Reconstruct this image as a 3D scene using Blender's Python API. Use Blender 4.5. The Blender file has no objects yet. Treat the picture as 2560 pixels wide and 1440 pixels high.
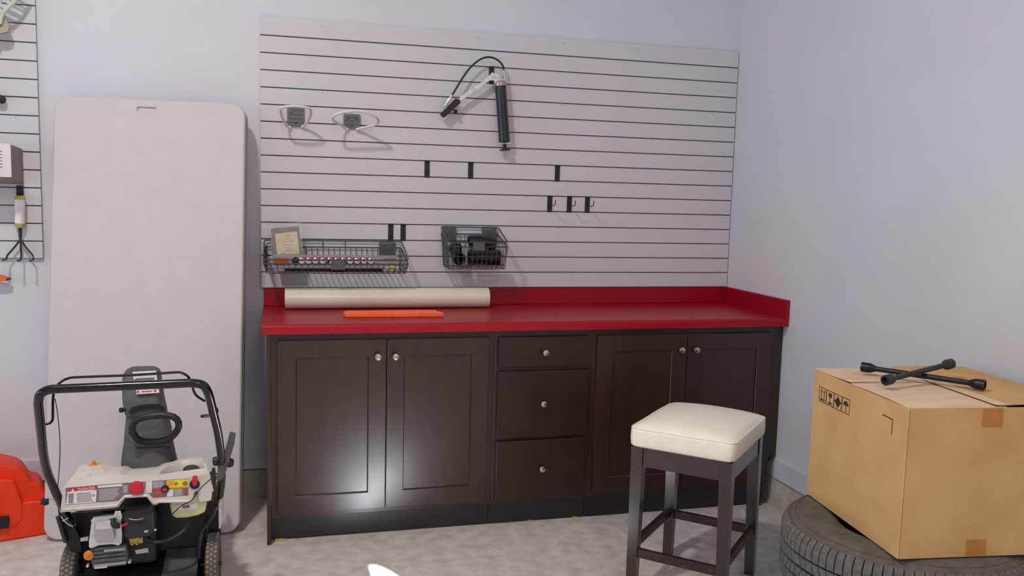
import bpy, bmesh, math, random
from mathutils import Vector, Matrix
random.seed(7)
sc = bpy.context.scene
col = sc.collection
pi = math.pi

# ------------------------------------------------------------------ camera
F_PX = 2176.31
CAM = Vector((0.07524, -4.26827, 1.50451))
YAW, PITCH, ROLL = 0.264513, 0.108161, -0.026241
_f = Vector((math.sin(YAW) * math.cos(PITCH), math.cos(YAW) * math.cos(PITCH), -math.sin(PITCH)))
_r0 = Vector((math.cos(YAW), -math.sin(YAW), 0))
_d0 = _f.cross(_r0)
C_R = math.cos(ROLL) * _r0 + math.sin(ROLL) * _d0
C_D = -math.sin(ROLL) * _r0 + math.cos(ROLL) * _d0
cam_data = bpy.data.cameras.new('camera')
cam_data.sensor_width = 36
cam_data.lens = F_PX / 2560 * 36
cam_data.clip_start = 0.05
cam = bpy.data.objects.new('camera', cam_data)
col.objects.link(cam)
M = Matrix((C_R, -C_D, -_f)).transposed().to_4x4()
M.translation = CAM
cam.matrix_world = M
sc.camera = cam

def ray(u, v):
    return _f + C_R * ((u - 1280) / F_PX) + C_D * ((v - 720) / F_PX)
def PY(u, v, y):
    d = ray(u, v); return CAM + d * ((y - CAM.y) / d.y)
def PZ(u, v, z):
    d = ray(u, v); return CAM + d * ((z - CAM.z) / d.z)
def PXX(u, v, x):
    d = ray(u, v); return CAM + d * ((x - CAM.x) / d.x)

# ------------------------------------------------------------------ world, sun, exposure
sc.view_settings.view_transform = 'Standard'
sc.view_settings.look = 'None'
sc.view_settings.gamma = 1
sc.view_settings.use_curve_mapping = False
sc.view_settings.exposure = 0.0
w = bpy.data.worlds.new('sky'); sc.world = w; w.use_nodes = True
bg = w.node_tree.nodes['Background']
bg.inputs[0].default_value = (0.60, 0.77, 1.0, 1)
bg.inputs[1].default_value = 4.5
SUN_AZ = Vector((-0.447, 0.894, 0)); SUN_TAN = 0.45
sun = bpy.data.lights.new('sun', 'SUN'); sun.energy = 520; sun.angle = 0.012; sun.color = (0.78, 0.90, 1.0)
sun_o = bpy.data.objects.new('sun', sun); col.objects.link(sun_o)
sun_o.location = (6, -10, 6)
sun_o.rotation_euler = (SUN_AZ - Vector((0, 0, SUN_TAN))).to_track_quat('-Z', 'Y').to_euler()
KEY_POS = Vector((-0.9, -2.6, 4.0)); KEY_W = 83.0
FILL_POS = Vector((0.6, -5.9, 4.0)); FILL_W = 50.0  # added lamp behind the camera, only to fill the room with soft light
ROOM = dict(x0=-4.0, x1=2.44, y0=-7.2, z1=4.1)
def area(name, loc, rot, sx, sy, power, color, portal=False):
    l = bpy.data.lights.new(name, 'AREA'); l.shape = 'RECTANGLE'; l.size = sx; l.size_y = sy
    l.energy = power; l.color = color
    o = bpy.data.objects.new(name, l); col.objects.link(o); o.location = loc; o.rotation_euler = rot
    if portal: l.cycles.is_portal = True
    return o
WIN_L = [(-2.7, -1.2, 1.0, 2.4), (-5.6, -4.1, 1.0, 2.4)]          # y0,y1,z0,z1 in the left wall
WIN_R = (-5.37, -4.87, 1.72, 2.14)                                # small window in the right wall
for i, (a, b, c, d) in enumerate(WIN_L):
    area('window_portal', (ROOM['x0'] + 0.01, (a + b) / 2, (c + d) / 2), (0, -pi / 2, 0), d - c, b - a, 1, (1, 1, 1), True)

# ------------------------------------------------------------------ helpers
def lin(c):
    return tuple(((x / 255) / 12.92 if x / 255 <= 0.04045 else ((x / 255 + 0.055) / 1.055) ** 2.4) for x in c) + (1,)
MATS = {}
def mat(name, rgb, rough=0.5, metal=0.0, rgb2=None, scale=20.0, stretch=(1, 1, 1), bump=0.0, bscale=200.0, spec=0.5, coat=0.0, alpha=1.0, trans=0.0, detail=4.0, lo=0.35, hi=0.65, coat_rough=0.1, bstretch=None):
    m = bpy.data.materials.new(name); m.use_nodes = True
    nt = m.node_tree; N = nt.nodes; Lk = nt.links
    b = N['Principled BSDF']
    b.inputs['Base Color'].default_value = lin(rgb)
    b.inputs['Roughness'].default_value = rough
    b.inputs['Metallic'].default_value = metal
    b.inputs['Specular IOR Level'].default_value = spec
    b.inputs['Coat Weight'].default_value = coat
    b.inputs['Coat Roughness'].default_value = coat_rough
    b.inputs['Alpha'].default_value = alpha
    b.inputs['Transmission Weight'].default_value = trans
    tc = N.new('ShaderNodeTexCoord'); mp = N.new('ShaderNodeMapping'); mp.inputs['Scale'].default_value = stretch
    Lk.new(tc.outputs['Object'], mp.inputs['Vector'])
    if rgb2 is None:
        rgb2 = tuple(max(0, min(255, c * 0.94)) for c in rgb)
    n = N.new('ShaderNodeTexNoise'); n.inputs['Scale'].default_value = scale; n.inputs['Detail'].default_value = detail
    Lk.new(mp.outputs[0], n.inputs['Vector'])
    r = N.new('ShaderNodeValToRGB'); r.color_ramp.elements[0].position = lo; r.color_ramp.elements[1].position = hi
    r.color_ramp.elements[0].color = lin(rgb2); r.color_ramp.elements[1].color = lin(rgb)
    Lk.new(n.outputs['Fac'], r.inputs[0]); Lk.new(r.outputs[0], b.inputs['Base Color'])
    if bump:
        n2 = N.new('ShaderNodeTexNoise'); n2.inputs['Scale'].default_value = bscale; n2.inputs['Detail'].default_value = 3
        if bstretch:
            mp2 = N.new('ShaderNodeMapping'); mp2.inputs['Scale'].default_value = bstretch
            Lk.new(tc.outputs['Object'], mp2.inputs['Vector']); Lk.new(mp2.outputs[0], n2.inputs['Vector'])
        else:
            Lk.new(tc.outputs['Object'], n2.inputs['Vector'])
        bu = N.new('ShaderNodeBump'); bu.inputs['Strength'].default_value = bump; bu.inputs['Distance'].default_value = 0.002
        Lk.new(n2.outputs['Fac'], bu.inputs['Height']); Lk.new(bu.outputs[0], b.inputs['Normal'])
    MATS[name] = m
    return m

class MB:
    """collects shapes into one mesh"""
    def __init__(s): s.bm = bmesh.new()
    def _merge(s, t, bev=0.0, seg=2, ang=0.5):
        if bev:
            es = [e for e in t.edges if len(e.link_faces) == 2 and e.calc_face_angle(0) > ang]
            bmesh.ops.bevel(t, geom=es, offset=bev, segments=seg, profile=0.5, affect='EDGES', clamp_overlap=True)
        me = bpy.data.meshes.new('t'); t.to_mesh(me); t.free(); s.bm.from_mesh(me); bpy.data.meshes.remove(me)
        return s
    def box(s, x0, x1, y0, y1, z0, z1, bev=0.0, seg=2, mtx=None):
        t = bmesh.new(); bmesh.ops.create_cube(t, size=1)
        for v in t.verts:
            v.co = Vector(((x0 + x1) / 2 + v.co.x * (x1 - x0), (y0 + y1) / 2 + v.co.y * (y1 - y0), (z0 + z1) / 2 + v.co.z * (z1 - z0)))
        if bev: s_b = bev
        if mtx is not None and not bev: bmesh.ops.transform(t, matrix=mtx, verts=t.verts)
        if bev:
            bmesh.ops.bevel(t, geom=list(t.edges), offset=bev, segments=seg, profile=0.5, affect='EDGES', clamp_overlap=True)
            if mtx is not None: bmesh.ops.transform(t, matrix=mtx, verts=t.verts)
        return s._merge(t)
    def obox(s, p0, p1, wv, hv, bev=0.0):
        """bar from p0 to p1 with half-vectors wv, hv"""
        p0, p1, wv, hv = Vector(p0), Vector(p1), Vector(wv), Vector(hv)
        t = bmesh.new(); vs = []
        for p in (p0, p1):
            for a, b in ((-1, -1), (1, -1), (1, 1), (-1, 1)): vs.append(t.verts.new(p + wv * a + hv * b))
        t.faces.new(vs[3::-1]); t.faces.new(vs[4:])
        for i in range(4): t.faces.new((vs[i], vs[(i + 1) % 4], vs[4 + (i + 1) % 4], vs[4 + i]))
        bmesh.ops.recalc_face_normals(t, faces=t.faces)
        return s._merge(t, bev)
    def prism(s, pts, vec, bev=0.0, seg=2):
        t = bmesh.new(); vec = Vector(vec)
        a = [t.verts.new(Vector(p)) for p in pts]; b = [t.verts.new(Vector(p) + vec) for p in pts]
        t.faces.new(a[::-1]); t.faces.new(b)
        n = len(a)
        for i in range(n): t.faces.new((a[i], a[(i + 1) % n], b[(i + 1) % n], b[i]))
        bmesh.ops.recalc_face_normals(t, faces=t.faces)
        return s._merge(t, bev, seg)
    def loft(s, rings, closed=True, caps=True):
        t = bmesh.new(); R = [[t.verts.new(Vector(p)) for p in r] for r in rings]
        n = len(R[0])
        for a, b in zip(R, R[1:]):
            for i in range(n if closed else n - 1):
                t.faces.new((a[i], a[(i + 1) % n], b[(i + 1) % n], b[i]))
        if caps and closed:
            t.faces.new(R[0][::-1]); t.faces.new(R[-1])
        if closed: bmesh.ops.recalc_face_normals(t, faces=t.faces)
        return s._merge(t)
    def tube(s, pts, r, n=8, closed=False, caps=True):
        pts = [Vector(p) for p in pts]
        rings = []; N = len(pts); up = None
        for i, p in enumerate(pts):
            a = pts[(i - 1) % N] if (closed or i > 0) else p
            b = pts[(i + 1) % N] if (closed or i < N - 1) else p
            tg = (b - a).normalized()
            if up is None:
                up = tg.orthogonal().normalized()
            up = (up - tg * up.dot(tg))
            up = up.normalized() if up.length > 1e-6 else tg.orthogonal().normalized()
            bi = tg.cross(up)
            rr = r[i] if isinstance(r, (list, tuple)) else r
            rings.append([p + (up * math.cos(2 * pi * k / n) + bi * math.sin(2 * pi * k / n)) * rr for k in range(n)])
        if closed:
            # find best twist offset
            last, first = rings[-1], rings[0]
            off = min(range(n), key=lambda o: (last[0] - first[o]).length)
            rings.append(first[off:] + first[:off])
            return s.loft(rings, True, False)
        return s.loft(rings, True, caps)
    def cyl(s, p0, p1, r0, r1=None, n=20):
        return s.tube([p0, p1], [r0, r0 if r1 is None else r1], n)
    def lathe(s, prof, base, axis, n=24):
        """prof: (radius, height along axis)"""
        base, axis = Vector(base), Vector(axis).normalized()
        u = axis.orthogonal().normalized(); v = axis.cross(u)
        rings = [[base + axis * h + (u * math.cos(2 * pi * k / n) + v * math.sin(2 * pi * k / n)) * max(r, 1e-5) for k in range(n)] for r, h in prof]
        return s.loft(rings, True, True)
    def ball(s, c, rx, ry=None, rz=None, n=16):
        t = bmesh.new(); bmesh.ops.create_uvsphere(t, u_segments=n, v_segments=max(6, n // 2), radius=1)
        for v in t.verts: v.co = Vector(c) + Vector((v.co.x * rx, v.co.y * (ry or rx), v.co.z * (rz or rx)))
        return s._merge(t)
    def quad(s, a, b, c, d):
        t = bmesh.new(); t.faces.new([t.verts.new(Vector(p)) for p in (a, b, c, d)]); return s._merge(t)
    def xf(s, m):
        bmesh.ops.transform(s.bm, matrix=m, verts=s.bm.verts); return s

OFF = {}
def finish(name, mb, material, parent=None, off=Vector((0, 0, 0)), smooth=True, ang=35):
    me = bpy.data.meshes.new(name)
    for v in mb.bm.verts: v.co -= off
    mb.bm.normal_update(); mb.bm.to_mesh(me); mb.bm.free()
    if smooth:
        for p in me.polygons: p.use_smooth = True
        me.set_sharp_from_angle(angle=math.radians(ang))
    me.materials.append(MATS[material])
    o = bpy.data.objects.new(name, me); col.objects.link(o)
    if smooth and len(me.polygons) < 4000:
        wn = o.modifiers.new('weighted_normal', 'WEIGHTED_NORMAL'); wn.keep_sharp = True; wn.weight = 60
    if parent is not None: o.parent = parent
    return o
def tag(o, label, cat, group=None):
    o['label'] = label; o['category'] = cat
    if group: o['group'] = group
    return o
def thing(name, loc, label, cat, group=None):
    o = bpy.data.objects.new(name, None); col.objects.link(o); o.location = loc
    o.empty_display_size = 0.05
    OFF[o] = Vector(loc)
    return tag(o, label, cat, group)
def part(name, mb, material, parent, label=None, **k):
    """child mesh; geometry is given in world coordinates"""
    root = parent
    while root.parent is not None: root = root.parent
    o = finish(name, mb, material, parent, OFF[root], **k)
    if label: o['label'] = label
    return o
def solo(name, mb, material, loc, label, cat, group=None, **k):
    o = finish(name, mb, material, None, Vector(loc), **k); o.location = loc
    OFF[o] = Vector(loc)
    return tag(o, label, cat, group)
def struct(name, mb, material, parent=None, **k):
    o = finish(name, mb, material, parent, **k)
    OFF[o] = Vector((0, 0, 0))
    if parent is None: o['kind'] = 'structure'
    return o
def copy_tree(o, parent=None):
    c = o.copy(); col.objects.link(c)
    if parent is not None: c.parent = parent
    for ch in list(o.children): copy_tree(ch, c)
    return c
def arc(c, r, a0, a1, n, fx, fy):
    c = Vector(c)
    return [c + Vector(fx) * (r * math.cos(a0 + (a1 - a0) * i / n)) + Vector(fy) * (r * math.sin(a0 + (a1 - a0) * i / n)) for i in range(n + 1)]
def rrect(x0, x1, z0, z1, r, n=6):
    pts = []
    for cx, cz, a in ((x1 - r, z1 - r, 0), (x0 + r, z1 - r, pi / 2), (x0 + r, z0 + r, pi), (x1 - r, z0 + r, 1.5 * pi)):
        for i in range(n + 1):
            t = a + pi / 2 * i / n; pts.append((cx + r * math.cos(t), cz + r * math.sin(t)))
    return pts
def smooth_path(pts, it=2):
    pts = [Vector(p) for p in pts]
    for _ in range(it):
        q = [pts[0]]
        for a, b in zip(pts, pts[1:]):
            q += [a * 0.75 + b * 0.25, a * 0.25 + b * 0.75]
        q.append(pts[-1]); pts = q
    return pts
def fillet(pts, r, n=6):
    pts = [Vector(p) for p in pts]; out = [pts[0]]
    for a, b, c in zip(pts, pts[1:], pts[2:]):
        ra = min(r, (a - b).length * 0.49, (c - b).length * 0.49)
        p, q = b + (a - b).normalized() * ra, b + (c - b).normalized() * ra
        for i in range(n + 1):
            t = i / n; out.append(p * (1 - t) ** 2 + b * 2 * t * (1 - t) + q * t * t)
    return out + [pts[-1]]
def pxs(pts, y):
    return [PY(u, v, y) for u, v in pts]
def text_mesh(body, size, mtx, ext=0.0004, align='CENTER'):
    cu = bpy.data.curves.new('txt', 'FONT'); cu.body = body; cu.size = size; cu.extrude = ext; cu.align_x = align; cu.align_y = 'CENTER'; cu.resolution_u = 2
    o = bpy.data.objects.new('txt', cu); col.objects.link(o)
    bpy.context.view_layer.update()
    me = bpy.data.meshes.new_from_object(o.evaluated_get(bpy.context.evaluated_depsgraph_get()))
    bpy.data.objects.remove(o); bpy.data.curves.remove(cu)
    mb = MB(); mb.bm.from_mesh(me); bpy.data.meshes.remove(me)
    mb.xf(mtx); return mb

# ------------------------------------------------------------------ materials
mat('drywall', (214, 213, 221), 0.55, rgb2=(211, 210, 218), scale=3, bump=0.15, bscale=350, spec=0.3)
mat('ceiling_paint', (230, 230, 232), 0.8, scale=3)
mat('trim_paint', (214, 213, 221), 0.4, scale=5)
mat('concrete', (214, 206, 199), 0.5, rgb2=(190, 181, 174), scale=16, bump=0.5, bscale=140, detail=14, spec=0.4, lo=0.32, hi=0.62)
mat('curb_concrete', (200, 192, 180), 0.8, rgb2=(178, 169, 158), scale=14, bump=0.5, bscale=150, detail=8)
mat('slat_plastic', (208, 204, 208), 0.45, rgb2=(205, 201, 205), scale=2, spec=0.4)
mat('slat_back', (150, 141, 147), 0.7)
mat('screw_grey', (168, 162, 168), 0.5, 0.2)
mat('counter_red', (156, 5, 32), 0.33, rgb2=(148, 4, 28), scale=60, spec=0.36, bump=0.1, bscale=900)
mat('espresso', (54, 29, 19), 0.34, rgb2=(42, 22, 15), scale=7, stretch=(4, 4, 0.9), spec=0.5, detail=6, bump=0.05, bscale=60, bstretch=(8, 8, 0.8), coat=0.35, coat_rough=0.28)
mat('espresso_flat', (48, 24, 16), 0.34, rgb2=(37, 18, 12), scale=7, stretch=(0.9, 4, 4), spec=0.5, detail=6)
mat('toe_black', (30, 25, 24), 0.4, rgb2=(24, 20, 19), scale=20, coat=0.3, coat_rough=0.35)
mat('shim_pine', (214, 182, 120), 0.7, rgb2=(190, 152, 90), scale=40, stretch=(1, 8, 8))
mat('nickel', (200, 194, 186), 0.25, 1.0, bump=0.1, bscale=900)
mat('roll_cream', (224, 216, 196), 0.3, rgb2=(216, 207, 186), scale=8, coat=0.3, coat_rough=0.2)
mat('cardboard_core', (170, 135, 90), 0.8)
mat('scabbard_orange', (250, 112, 54), 0.35, rgb2=(244, 98, 42), scale=30)
mat('table_plastic', (204, 197, 196), 0.6, rgb2=(201, 194, 193), scale=14, bump=0.35, bscale=600)
mat('table_edge', (176, 168, 158), 0.6, scale=30)
mat('steel_dark', (70, 68, 68), 0.4, 0.8)
mat('black_plastic', (24, 24, 26), 0.45, rgb2=(18, 18, 20), scale=40)
mat('black_metal', (22, 22, 24), 0.3, 0.3, rgb2=(16, 16, 18), scale=60)
mat('wire_grey', (78, 80, 84), 0.4, 0.4, scale=60)
mat('bracket_grey', (84, 88, 90), 0.5, rgb2=(76, 80, 82), scale=30)
mat('hook_white', (226, 221, 217), 0.5, scale=30)
mat('hook_plate', (104, 108, 108), 0.55, rgb2=(94, 98, 98), scale=40)
mat('chrome', (215, 215, 215), 0.18, 1.0)
mat('zinc', (228, 228, 226), 0.35, 0.35, rgb2=(196, 196, 194), scale=40, bump=0.2, bscale=300)
mat('hose_black', (26, 25, 26), 0.4)
mat('barrel_black', (16, 16, 17), 0.28, rgb2=(13, 13, 14), scale=30, coat=0.3, coat_rough=0.25)
mat('cap_bronze', (190, 168, 160), 0.3, 0.8)
mat('grip_rubber', (44, 36, 38), 0.7, bump=0.6, bscale=500)
mat('stool_leather', (248, 240, 222), 0.33, rgb2=(244, 235, 216), scale=20, bump=0.25, bscale=420, spec=0.5)
mat('stool_wood', (40, 20, 17), 0.26, rgb2=(30, 14, 12), scale=10, stretch=(5, 5, 0.8), detail=6, coat=0.7, coat_rough=0.25)
mat('stool_worn', (46, 24, 19), 0.4, rgb2=(98, 66, 50), scale=34, stretch=(1, 1, 3), lo=0.30, hi=0.38, detail=8)
mat('tire_rubber', (100, 94, 84), 0.85, rgb2=(84, 78, 70), scale=26, bump=0.4, bscale=240, detail=8)
mat('tire_tread', (106, 101, 97), 0.9, rgb2=(88, 83, 80), scale=60, bump=0.3, bscale=300)
mat('cardboard', (208, 166, 112), 0.75, rgb2=(198, 155, 100), scale=7, bump=0.15, bscale=300, spec=0.2, detail=6)
mat('cardboard_pale', (226, 198, 166), 0.75, rgb2=(214, 182, 148), scale=8, stretch=(1, 4, 1), spec=0.2, detail=6)
mat('tape_brown', (184, 124, 52), 0.35, rgb2=(176, 114, 44), scale=30)
mat('print_dark', (60, 40, 26), 0.7)
mat('wrench_black', (26, 25, 27), 0.35, 0.3, rgb2=(20, 19, 21), scale=50, bump=0.2, bscale=300)
mat('wrench_grey', (64, 64, 66), 0.45, 0.5, rgb2=(50, 50, 52), scale=50, bump=0.2, bscale=300)
mat('case_orange', (246, 64, 14), 0.5, rgb2=(238, 54, 8), scale=25, bump=0.4, bscale=500)
mat('shroud_white', (214, 206, 198), 0.45, rgb2=(204, 195, 187), scale=14)
mat('shroud_pale', (225, 222, 220), 0.45, scale=14)
mat('chute_grey', (84, 83, 82), 0.6, rgb2=(74, 73, 72), scale=25, bump=0.3, bscale=500)
mat('deck_black', (22, 21, 21), 0.5, rgb2=(16, 15, 15), scale=18)
mat('deck_dusty', (92, 86, 82), 0.8, rgb2=(50, 47, 45), scale=14, detail=8)
mat('frame_black', (18, 16, 17), 0.18, 0.4, coat=0.5, coat_rough=0.1)
mat('rod_steel', (66, 60, 58), 0.25, 0.9)
mat('aluminum', (224, 223, 222), 0.35, 0.6, rgb2=(206, 205, 204), scale=50, bump=0.2, bscale=200)
mat('engine_grey', (112, 112, 116), 0.45, 0.4, rgb2=(92, 92, 96), scale=40)
mat('engine_plate', (180, 177, 176), 0.45, 0.3)
mat('wheel_stud', (128, 121, 112), 0.7)
mat('engine_black', (20, 18, 19), 0.45, rgb2=(18, 16, 17), scale=40)
mat('muffler', (48, 42, 42), 0.5, rgb2=(38, 33, 33), scale=40)
mat('fuel_tank', (206, 208, 158), 0.35, rgb2=(198, 200, 150), scale=10)
mat('red_knob', (206, 28, 56), 0.4, rgb2=(196, 22, 48), scale=60)
mat('yellow_label', (238, 216, 30), 0.5)
mat('amber_cap', (226, 142, 32), 0.45)
mat('label_white', (232, 226, 224), 0.5)
mat('label_red', (196, 44, 62), 0.5)
mat('label_grey', (122, 116, 112), 0.5)
mat('label_ink', (120, 112, 112), 0.6)
mat('label_ink_white', (214, 208, 206), 0.6)
mat('bar_grey', (152, 148, 150), 0.5, rgb2=(140, 136, 138), scale=60)
mat('bar_red', (190, 18, 58), 0.4)
mat('amber_lens', (196, 96, 24), 0.25, rgb2=(150, 62, 12), scale=90)
mat('rust_lens', (150, 96, 72), 0.35)
mat('kraft_brown', (128, 106, 92), 0.6, rgb2=(110, 90, 78), scale=20)
mat('paper_yellow', (240, 224, 172), 0.6)
mat('clear_bag', (215, 208, 212), 0.15, alpha=0.28, spec=0.8)
mat('rubber_black', (14, 14, 14), 0.3, rgb2=(10, 10, 10), scale=30)
mat('bin_grey', (150, 142, 138), 0.6, rgb2=(140, 132, 128), scale=30)
mat('bin_white', (226, 218, 214), 0.6)
mat('rake_plastic', (206, 206, 196), 0.5, scale=30)
mat('rake_throat', (168, 164, 140), 0.5, scale=30)
mat('handle_olive', (190, 172, 92), 0.5, rgb2=(180, 160, 80), scale=20)
mat('tool_orange', (226, 118, 30), 0.4)
mat('tool_dark', (70, 52, 40), 0.5)
mat('lamp_white', (235, 235, 235), 0.5)
mat('glass', (235, 240, 245), 0.05, trans=1.0)
mat('garage_door', (214, 212, 210), 0.6)
mat('brass', (190, 160, 90), 0.35, 0.8)
m = bpy.data.materials.new('lamp_diffuser'); m.use_nodes = True
e = m.node_tree.nodes['Principled BSDF']; e.inputs['Emission Color'].default_value = (1, 0.93, 0.84, 1); e.inputs['Emission Strength'].default_value = 6
MATS['lamp_diffuser'] = m

# ------------------------------------------------------------------ the room
X0, X1, Y0, Z1 = ROOM['x0'], ROOM['x1'], ROOM['y0'], ROOM['z1']
CURB = 0.146
struct('floor', MB().box(X0 - .2, X1 + .2, Y0 - .2, 0.2, -0.12, 0), 'concrete')
struct('ceiling', MB().box(X0 - .2, X1 + .2, Y0 - .2, 0.2, Z1, Z1 + 0.12), 'ceiling_paint')
struct('wall_back', MB().box(X0 - .2, X1 + .2, 0, 0.15, CURB, Z1), 'drywall')
struct('trim_1', MB().box(X0, X1 + .2, -0.002, 0.15, 0, CURB - 0.004, bev=0.002), 'curb_concrete')
a, b, c, d = WIN_R
mb = MB()
mb.box(X1, X1 + .15, b, -0.0, CURB, Z1).box(X1, X1 + .15, Y0, a, CURB, Z1).box(X1, X1 + .15, a, b, CURB, c).box(X1, X1 + .15, a, b, d, Z1)
struct('wall_right', mb, 'drywall')
struct('trim_2', MB().box(X1 - 0.002, X1 + .15, Y0, -0.004, 0, CURB - 0.004, bev=0.002), 'curb_concrete')
mb = MB(); ys = [Y0] + [t for (p, q, r, s) in sorted(WIN_L) for t in (p, q)] + [0.0]
mb.box(X0 - .15, X0, ys[0], ys[1], 0, Z1).box(X0 - .15, X0, ys[2], ys[3], 0, Z1).box(X0 - .15, X0, ys[4], ys[5], 0, Z1)
for (p, q, r, s) in WIN_L: mb.box(X0 - .15, X0, p, q, 0, r).box(X0 - .15, X0, p, q, s, Z1)
struct('wall_left', mb, 'drywall')
struct('wall_rear', MB().box(X0 - .2, X1 + .2, Y0 - .15, Y0, 0, Z1), 'drywall')
# overhead door in the rear wall (closed)
door = struct('door_1', MB().box(-3.2, 1.6, Y0, Y0 + 0.03, 0.0, 2.3), 'garage_door')
for k in range(4):
    part('panel', MB().box(-3.18, 1.58, Y0 + 0.03, Y0 + 0.045, 0.02 + k * 0.57, 0.57 + k * 0.57, bev=0.004), 'garage_door', door)
def window(name, x, y0, y1, z0, z1, s, bars):
    t = 0.035
    mb = MB().box(x - .03, x + .03, y0, y1, z0, z0 + t).box(x - .03, x + .03, y0, y1, z1 - t, z1).box(x - .03, x + .03, y0, y0 + t, z0 + t, z1 - t).box(x - .03, x + .03, y1 - t, y1, z0 + t, z1 - t)
    if bars: mb.box(x - .015, x + .015, (y0 + y1) / 2 - .015, (y0 + y1) / 2 + .015, z0 + t, z1 - t)
    return struct(name, mb, 'trim_paint')
for i, (p, q, r, s) in enumerate(WIN_L): window('window_%d' % (i + 1), X0 - 0.08, p, q, r, s, -1, True)
# baseboards
BT = 0.248
struct('baseboard_back', MB().box(X0, 0.026, -0.014, -0.0003, CURB + 0.004, BT, bev=0.003), 'trim_paint')
struct('baseboard_right', MB().box(X1 - 0.015, X1 - 0.0003, Y0, -0.60, CURB + 0.004, BT, bev=0.003), 'trim_paint')

# ceiling lamps: one lights the bench, the other is added fill
def ceiling_lamp(pos, power, size, label):
    t = thing('ceiling_lamp', pos + Vector((0, 0, 0.1)), label, 'lamp')
    part('housing', MB().box(pos.x - size * .6, pos.x + size * .6, pos.y - size * .6, pos.y + size * .6, pos.z + 0.03, Z1 - 0.0005, bev=0.004), 'lamp_white', t)
    part('diffuser', MB().box(pos.x - size * .5, pos.x + size * .5, pos.y - size * .5, pos.y + size * .5, pos.z + 0.012, pos.z + 0.0295, bev=0.004), 'lamp_diffuser', t)
    area('lamp_light', pos, (0, 0, 0), size, size, power, (1.0, 0.94, 0.88))
ceiling_lamp(KEY_POS, KEY_W, 0.26, 'white square ceiling lamp above the snow blower')
ceiling_lamp(FILL_POS, FILL_W, 0.7, 'large white ceiling lamp added as unseen fill near the overhead door')

# ------------------------------------------------------------------ slat wall panels
ZB, H = 1.0293, 0.0778
def slatwall(x0, x1, zb, n, label, screws):
    t = thing('slatwall', ((x0 + x1) / 2, -0.01, zb), label, 'slatwall')
    part('backing', MB().box(x0, x1, -0.0065, -0.0006, zb, zb + n * H), 'slat_back', t)
    z = zb + 0.0027
    first = part('slat', MB().box(x0, x1, -0.020, -0.0067, z, zb + H - 0.0027, bev=0.0015), 'slat_plastic', t)
    for k in range(1, n - 1):
        c = first.copy(); col.objects.link(c); c.location.z = k * H
    top = zb + n * H + 0.006
    zt = zb + (n - 1) * H + 0.0027
    part('slat', MB().prism([(x0, -0.0067, zt), (x0, -0.020, zt + .0012), (x0, -0.020, top - 0.022), (x0, -0.0175, top - 0.0205), (x0, -0.0175, top), (x0, -0.0067, top)], (x1 - x0, 0, 0)), 'slat_plastic', t)
    for (x, k) in screws:
        zz = zb + k * H - 0.0085
        part('screw', MB().lathe([(0.0, 0.0), (0.0032, 0.0), (0.0032, 0.0006), (0.0, 0.0008)], (x, -0.0199, zz), (0, -1, 0), 10), 'screw_grey', t)
    return t
slatwall(0.0, 2.436, ZB, 16, 'wide grey slatwall panel above the red worktop', [(x, k) for x in (0.28, 1.02, 1.46, 1.86, 2.30) for k in (4, 8, 12, 15.85)])
ZB2 = PY(103, 647, -0.02).z; XL2 = PY(97, 320, -0.02).x
slatwall(XL2 - 2.0, XL2, ZB2, 16, 'grey slatwall panel holding garden tools beside the tall table', [(XL2 - 0.09, k) for k in (4, 8, 12)])

# ------------------------------------------------------------------ base cabinets
YF, YD = -0.585, -0.605      # face frame front, door front
ZC = 0.9055
def knob(parent, x, z):
    y = YD
    part('knob', MB().lathe([(0.0, 0.0), (0.007, 0.0), (0.0065, 0.010), (0.007, 0.014), (0.0145, 0.017), (0.0155, 0.021), (0.0135, 0.0255), (0.006, 0.0275), (0.0, 0.028)], (x, y, z), (0, -1, 0), 24), 'nickel', parent, 'brushed nickel knob')
def door(parent, x0, x1, z0, z1, kx, kz):
    t = bmesh.new(); bmesh.ops.create_cube(t, size=1)
    y0, y1 = YD, YF - 0.0008
    for v in t.verts:
        v.co = Vector(((x0 + x1) / 2 + v.co.x * (x1 - x0), (y0 + y1) / 2 + v.co.y * (y1 - y0), (z0 + z1) / 2 + v.co.z * (z1 - z0)))
    bmesh.ops.bevel(t, geom=list(t.edges), offset=0.0022, segments=2, profile=0.5, affect='EDGES')
    t.faces.ensure_lookup_table()
    f = max((f for f in t.faces if f.normal.y < -0.9), key=lambda f: f.calc_area())
    bmesh.ops.inset_region(t, faces=[f], thickness=0.071, use_even_offset=True)
    bmesh.ops.inset_region(t, faces=[f], thickness=0.003, depth=-0.003, use_even_offset=True)
    bmesh.ops.inset_region(t, faces=[f], thickness=0.0012, depth=-0.006, use_even_offset=True)
    mb = MB(); mb._merge(t)
    d = part('door', mb, 'espresso', parent, ang=25)
    knob(d, kx, kz)
    return d
def drawer(parent, x0, x1, z0, z1, kx, kz):
    d = part('drawer', MB().box(x0, x1, YD, YF - 0.0008, z0, z1, bev=0.004, seg=3), 'espresso_flat', parent)
    knob(d, kx, kz)
def cabinet(x0, x1, label, toe_x0=None, toe_x1=None):
    t = thing('base_cabinet', ((x0 + x1) / 2, -0.3, 0.0), label, 'cabinet')
    mb = MB().box(x0, x1, YF, -0.012, 0.112, ZC - 0.0005, bev=0.0012)
    part('carcass', mb, 'espresso', t)
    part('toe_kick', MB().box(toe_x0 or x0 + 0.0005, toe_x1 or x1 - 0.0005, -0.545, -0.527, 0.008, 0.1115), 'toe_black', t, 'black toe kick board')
    return t
c1 = cabinet(0.0465, 0.9965, 'dark brown cabinet with two doors beside the leaning table')
part('side_panel', MB().box(0.029, 0.046, -0.592, -0.016, 0.0, ZC - 0.0005, bev=0.001), 'espresso', c1)
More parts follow.
